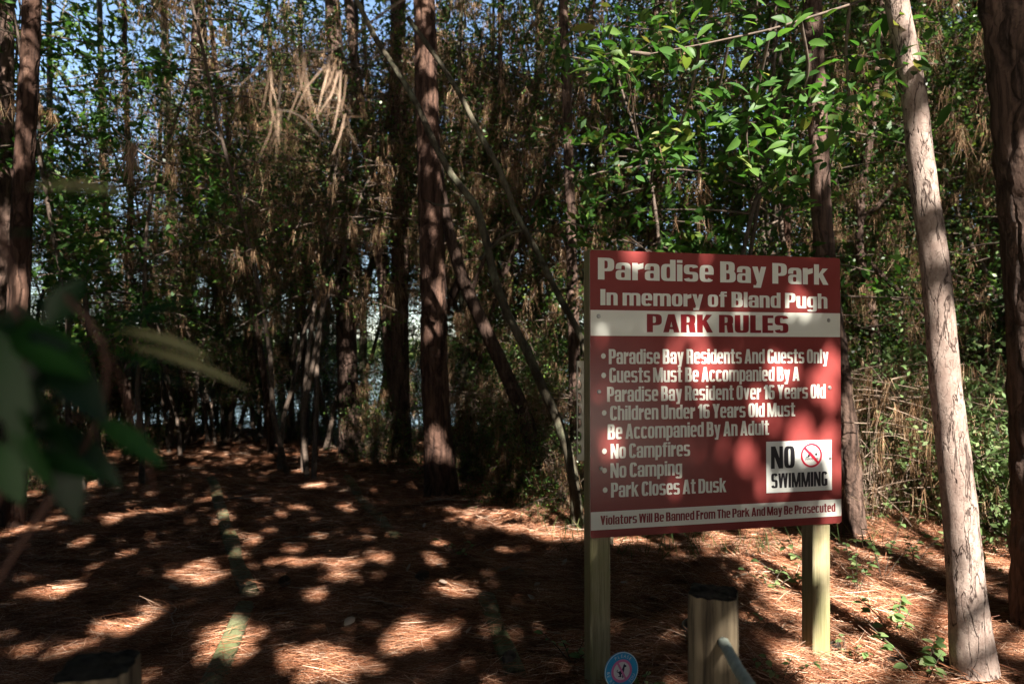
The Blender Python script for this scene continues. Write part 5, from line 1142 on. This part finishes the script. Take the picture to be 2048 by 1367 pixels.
def bay_limb():
    """bay tree standing beyond the right of the picture; its limb reaches over the sign"""
    bx, by = 3.95, 2.85; root = thing('bay_tree', 'bay branch with fresh green leaves hanging over the top of the sign', 'tree', (bx, by, 0)); base = np.array((bx, by, 0))
    mb = MB(); q, r = resample(np.array([(0, 0, -.1), (-.05, .02, 1.6), (-.2, .05, 3.0), (-.3, .1, 4.6)]), np.array([.05, .042, .034, .012]), .1); mb.add(*tube(q, r, 10)); mb.build('trunk', M['grey_bark'], root, True)
    mb = MB(); tips = []
    limbs = [[(3.6, 2.9, 3.1), at(1900, -60, 3.07), at(1700, 10, 3.07), at(1540, 60, 2.92), at(1400, 90, 2.92), at(1290, 110, 2.92)], [(3.6, 2.9, 3.3), at(1800, -160, 3.21), at(1600, -80, 3.21), at(1420, -20, 3.07), at(1300, 10, 3.07)],
             [at(1700, 10, 3.07), at(1690, 100, 3.14), at(1700, 200, 3.21), at(1680, 260, 3.21), at(1648, 380, 3.29)], [at(1540, 60, 2.92), at(1520, 160, 3.07), at(1490, 260, 3.14), at(1500, 330, 3.21)], [at(1400, 90, 2.92), at(1380, 200, 3.07), at(1340, 300, 3.21), at(1320, 340, 3.21)],
             [at(1600, 40, 2.92), at(1620, 140, 3.07), at(1590, 240, 3.21), at(1580, 330, 3.21)], [at(1460, 70, 3.07), at(1440, 170, 3.21), at(1420, 240, 3.36)], [at(1800, -160, 3.21), at(1790, 20, 2.92), at(1775, 130, 2.92), at(1800, 190, 2.92)], [at(1300, 110, 2.92), at(1240, 100, 2.92), at(1205, 110, 2.92)]]
    for l in limbs:
        l = np.array([np.array(p) for p in l]); q, r = resample(l - base, np.linspace(.009, .0025, len(l)), .04); mb.add(*tube(q, r, 6)); tips.append(l[1:] if l[0][0] < 3.5 else l[2:])
    mb.build('twigs', M['twig'], root, True)
    P = []; D = []
    for l in tips:
        n = len(l)
        for k in range(58 if n > 2 else 36):
            t = rng.uniform(0, n - 1); i = min(int(t), n - 2); p = l[i] + (l[i + 1] - l[i]) * (t - i)
            P.append(p + rng.normal(size=3) * .065); a = rng.uniform(0, 6.28); D.append((math.cos(a), math.sin(a) * .7, rng.uniform(-.9, .25)))
    P = np.array(P); D = np.array(D); n = len(P)
    V, F = fine_leaves(P - base, D, unit(rng.normal(size=(n, 3)) * .45 + (0, -.4, .8)), rng.uniform(.05, .115, n), .20, rng.uniform(0, .35, n)); mesh('foliage', V, F, M['bay'], root, True)
bay_limb()

def dead_branch():
    """dead pine branch lodged overhead, close to the viewer, with hanging bundles of tan needles"""
    dd = 1.25; root = thing('dead_branch', 'dead branch with drooping tan needle bundles hanging over the path', 'branch', at(900, -60, dd)); base = at(900, -60, dd)
    mb = MB()
    def tw(pp, r0, r1):
        pp = np.array([np.array(p) for p in pp]) - base; q, r = resample(pp, np.linspace(r0, r1, len(pp)), .02); mb.add(*tube(q, r, 6))
    tw([base + (.4, .1, .5), base, at(760, 30, dd), at(660, 110, dd), at(570, 95, dd), at(520, 105, dd)], .003, .0012); tw([at(660, 110, dd), at(655, 140, dd)], .0014, .001); tw([at(570, 95, dd), at(556, 220, dd)], .0012, .001)
    tw([at(556, 220, dd), at(595, 215, dd), at(640, 275, dd)], .001, .0007)
    mb.build('twig', M['twig'], root, True)
    for (px, py, n, ln, sp) in [(655, 132, 13, .10, .26), (560, 215, 9, .085, .20), (527, 112, 6, .075, .35), (605, 100, 6, .12, .10), (680, 140, 7, .11, .2), (690, 235, 6, .075, .4), (545, 150, 5, .10, .15)]:
        c = at(px, py, dd) - base; P = c + rng.normal(size=(n, 3)) * .006; D = np.array((-.06, 0, -1.0)) + rng.normal(size=(n, 3)) * sp
        V, F = strands(P, D, rng.uniform(.6, 1.15, n) * ln, rng.uniform(.0012, .0028, n), rng.normal(size=(n, 3)) * (.018, .01, .006)); mesh('needle_bundle', V, F, M['tan_needle'], root)
    c = at(265, 292, 3.2); r2 = thing('needle_bundle', 'sunlit tan needle bundle hung on a twig at upper left', 'needles', c)
    n = 60; V, F = strands(rng.normal(size=(n, 3)) * .012, np.array((-.12, 0, -1.0)) + rng.normal(size=(n, 3)) * .16, rng.uniform(.12, .19, n), np.full(n, .004), rng.normal(size=(n, 3)) * .015); mesh('needles', V, F, M['tan_needle'], r2)
    mb = MB(); q, r = resample(np.array([(-.15, .1, .12), (0, 0, 0), (.09, 0, -.07), (.2, .02, -.11)]), np.array([.004, .004, .003, .002]), .03); mb.add(*tube(q, r, 6)); mb.build('twig', M['dry_twig'], r2, True)
dead_branch()
bpy.context.view_layer.update()
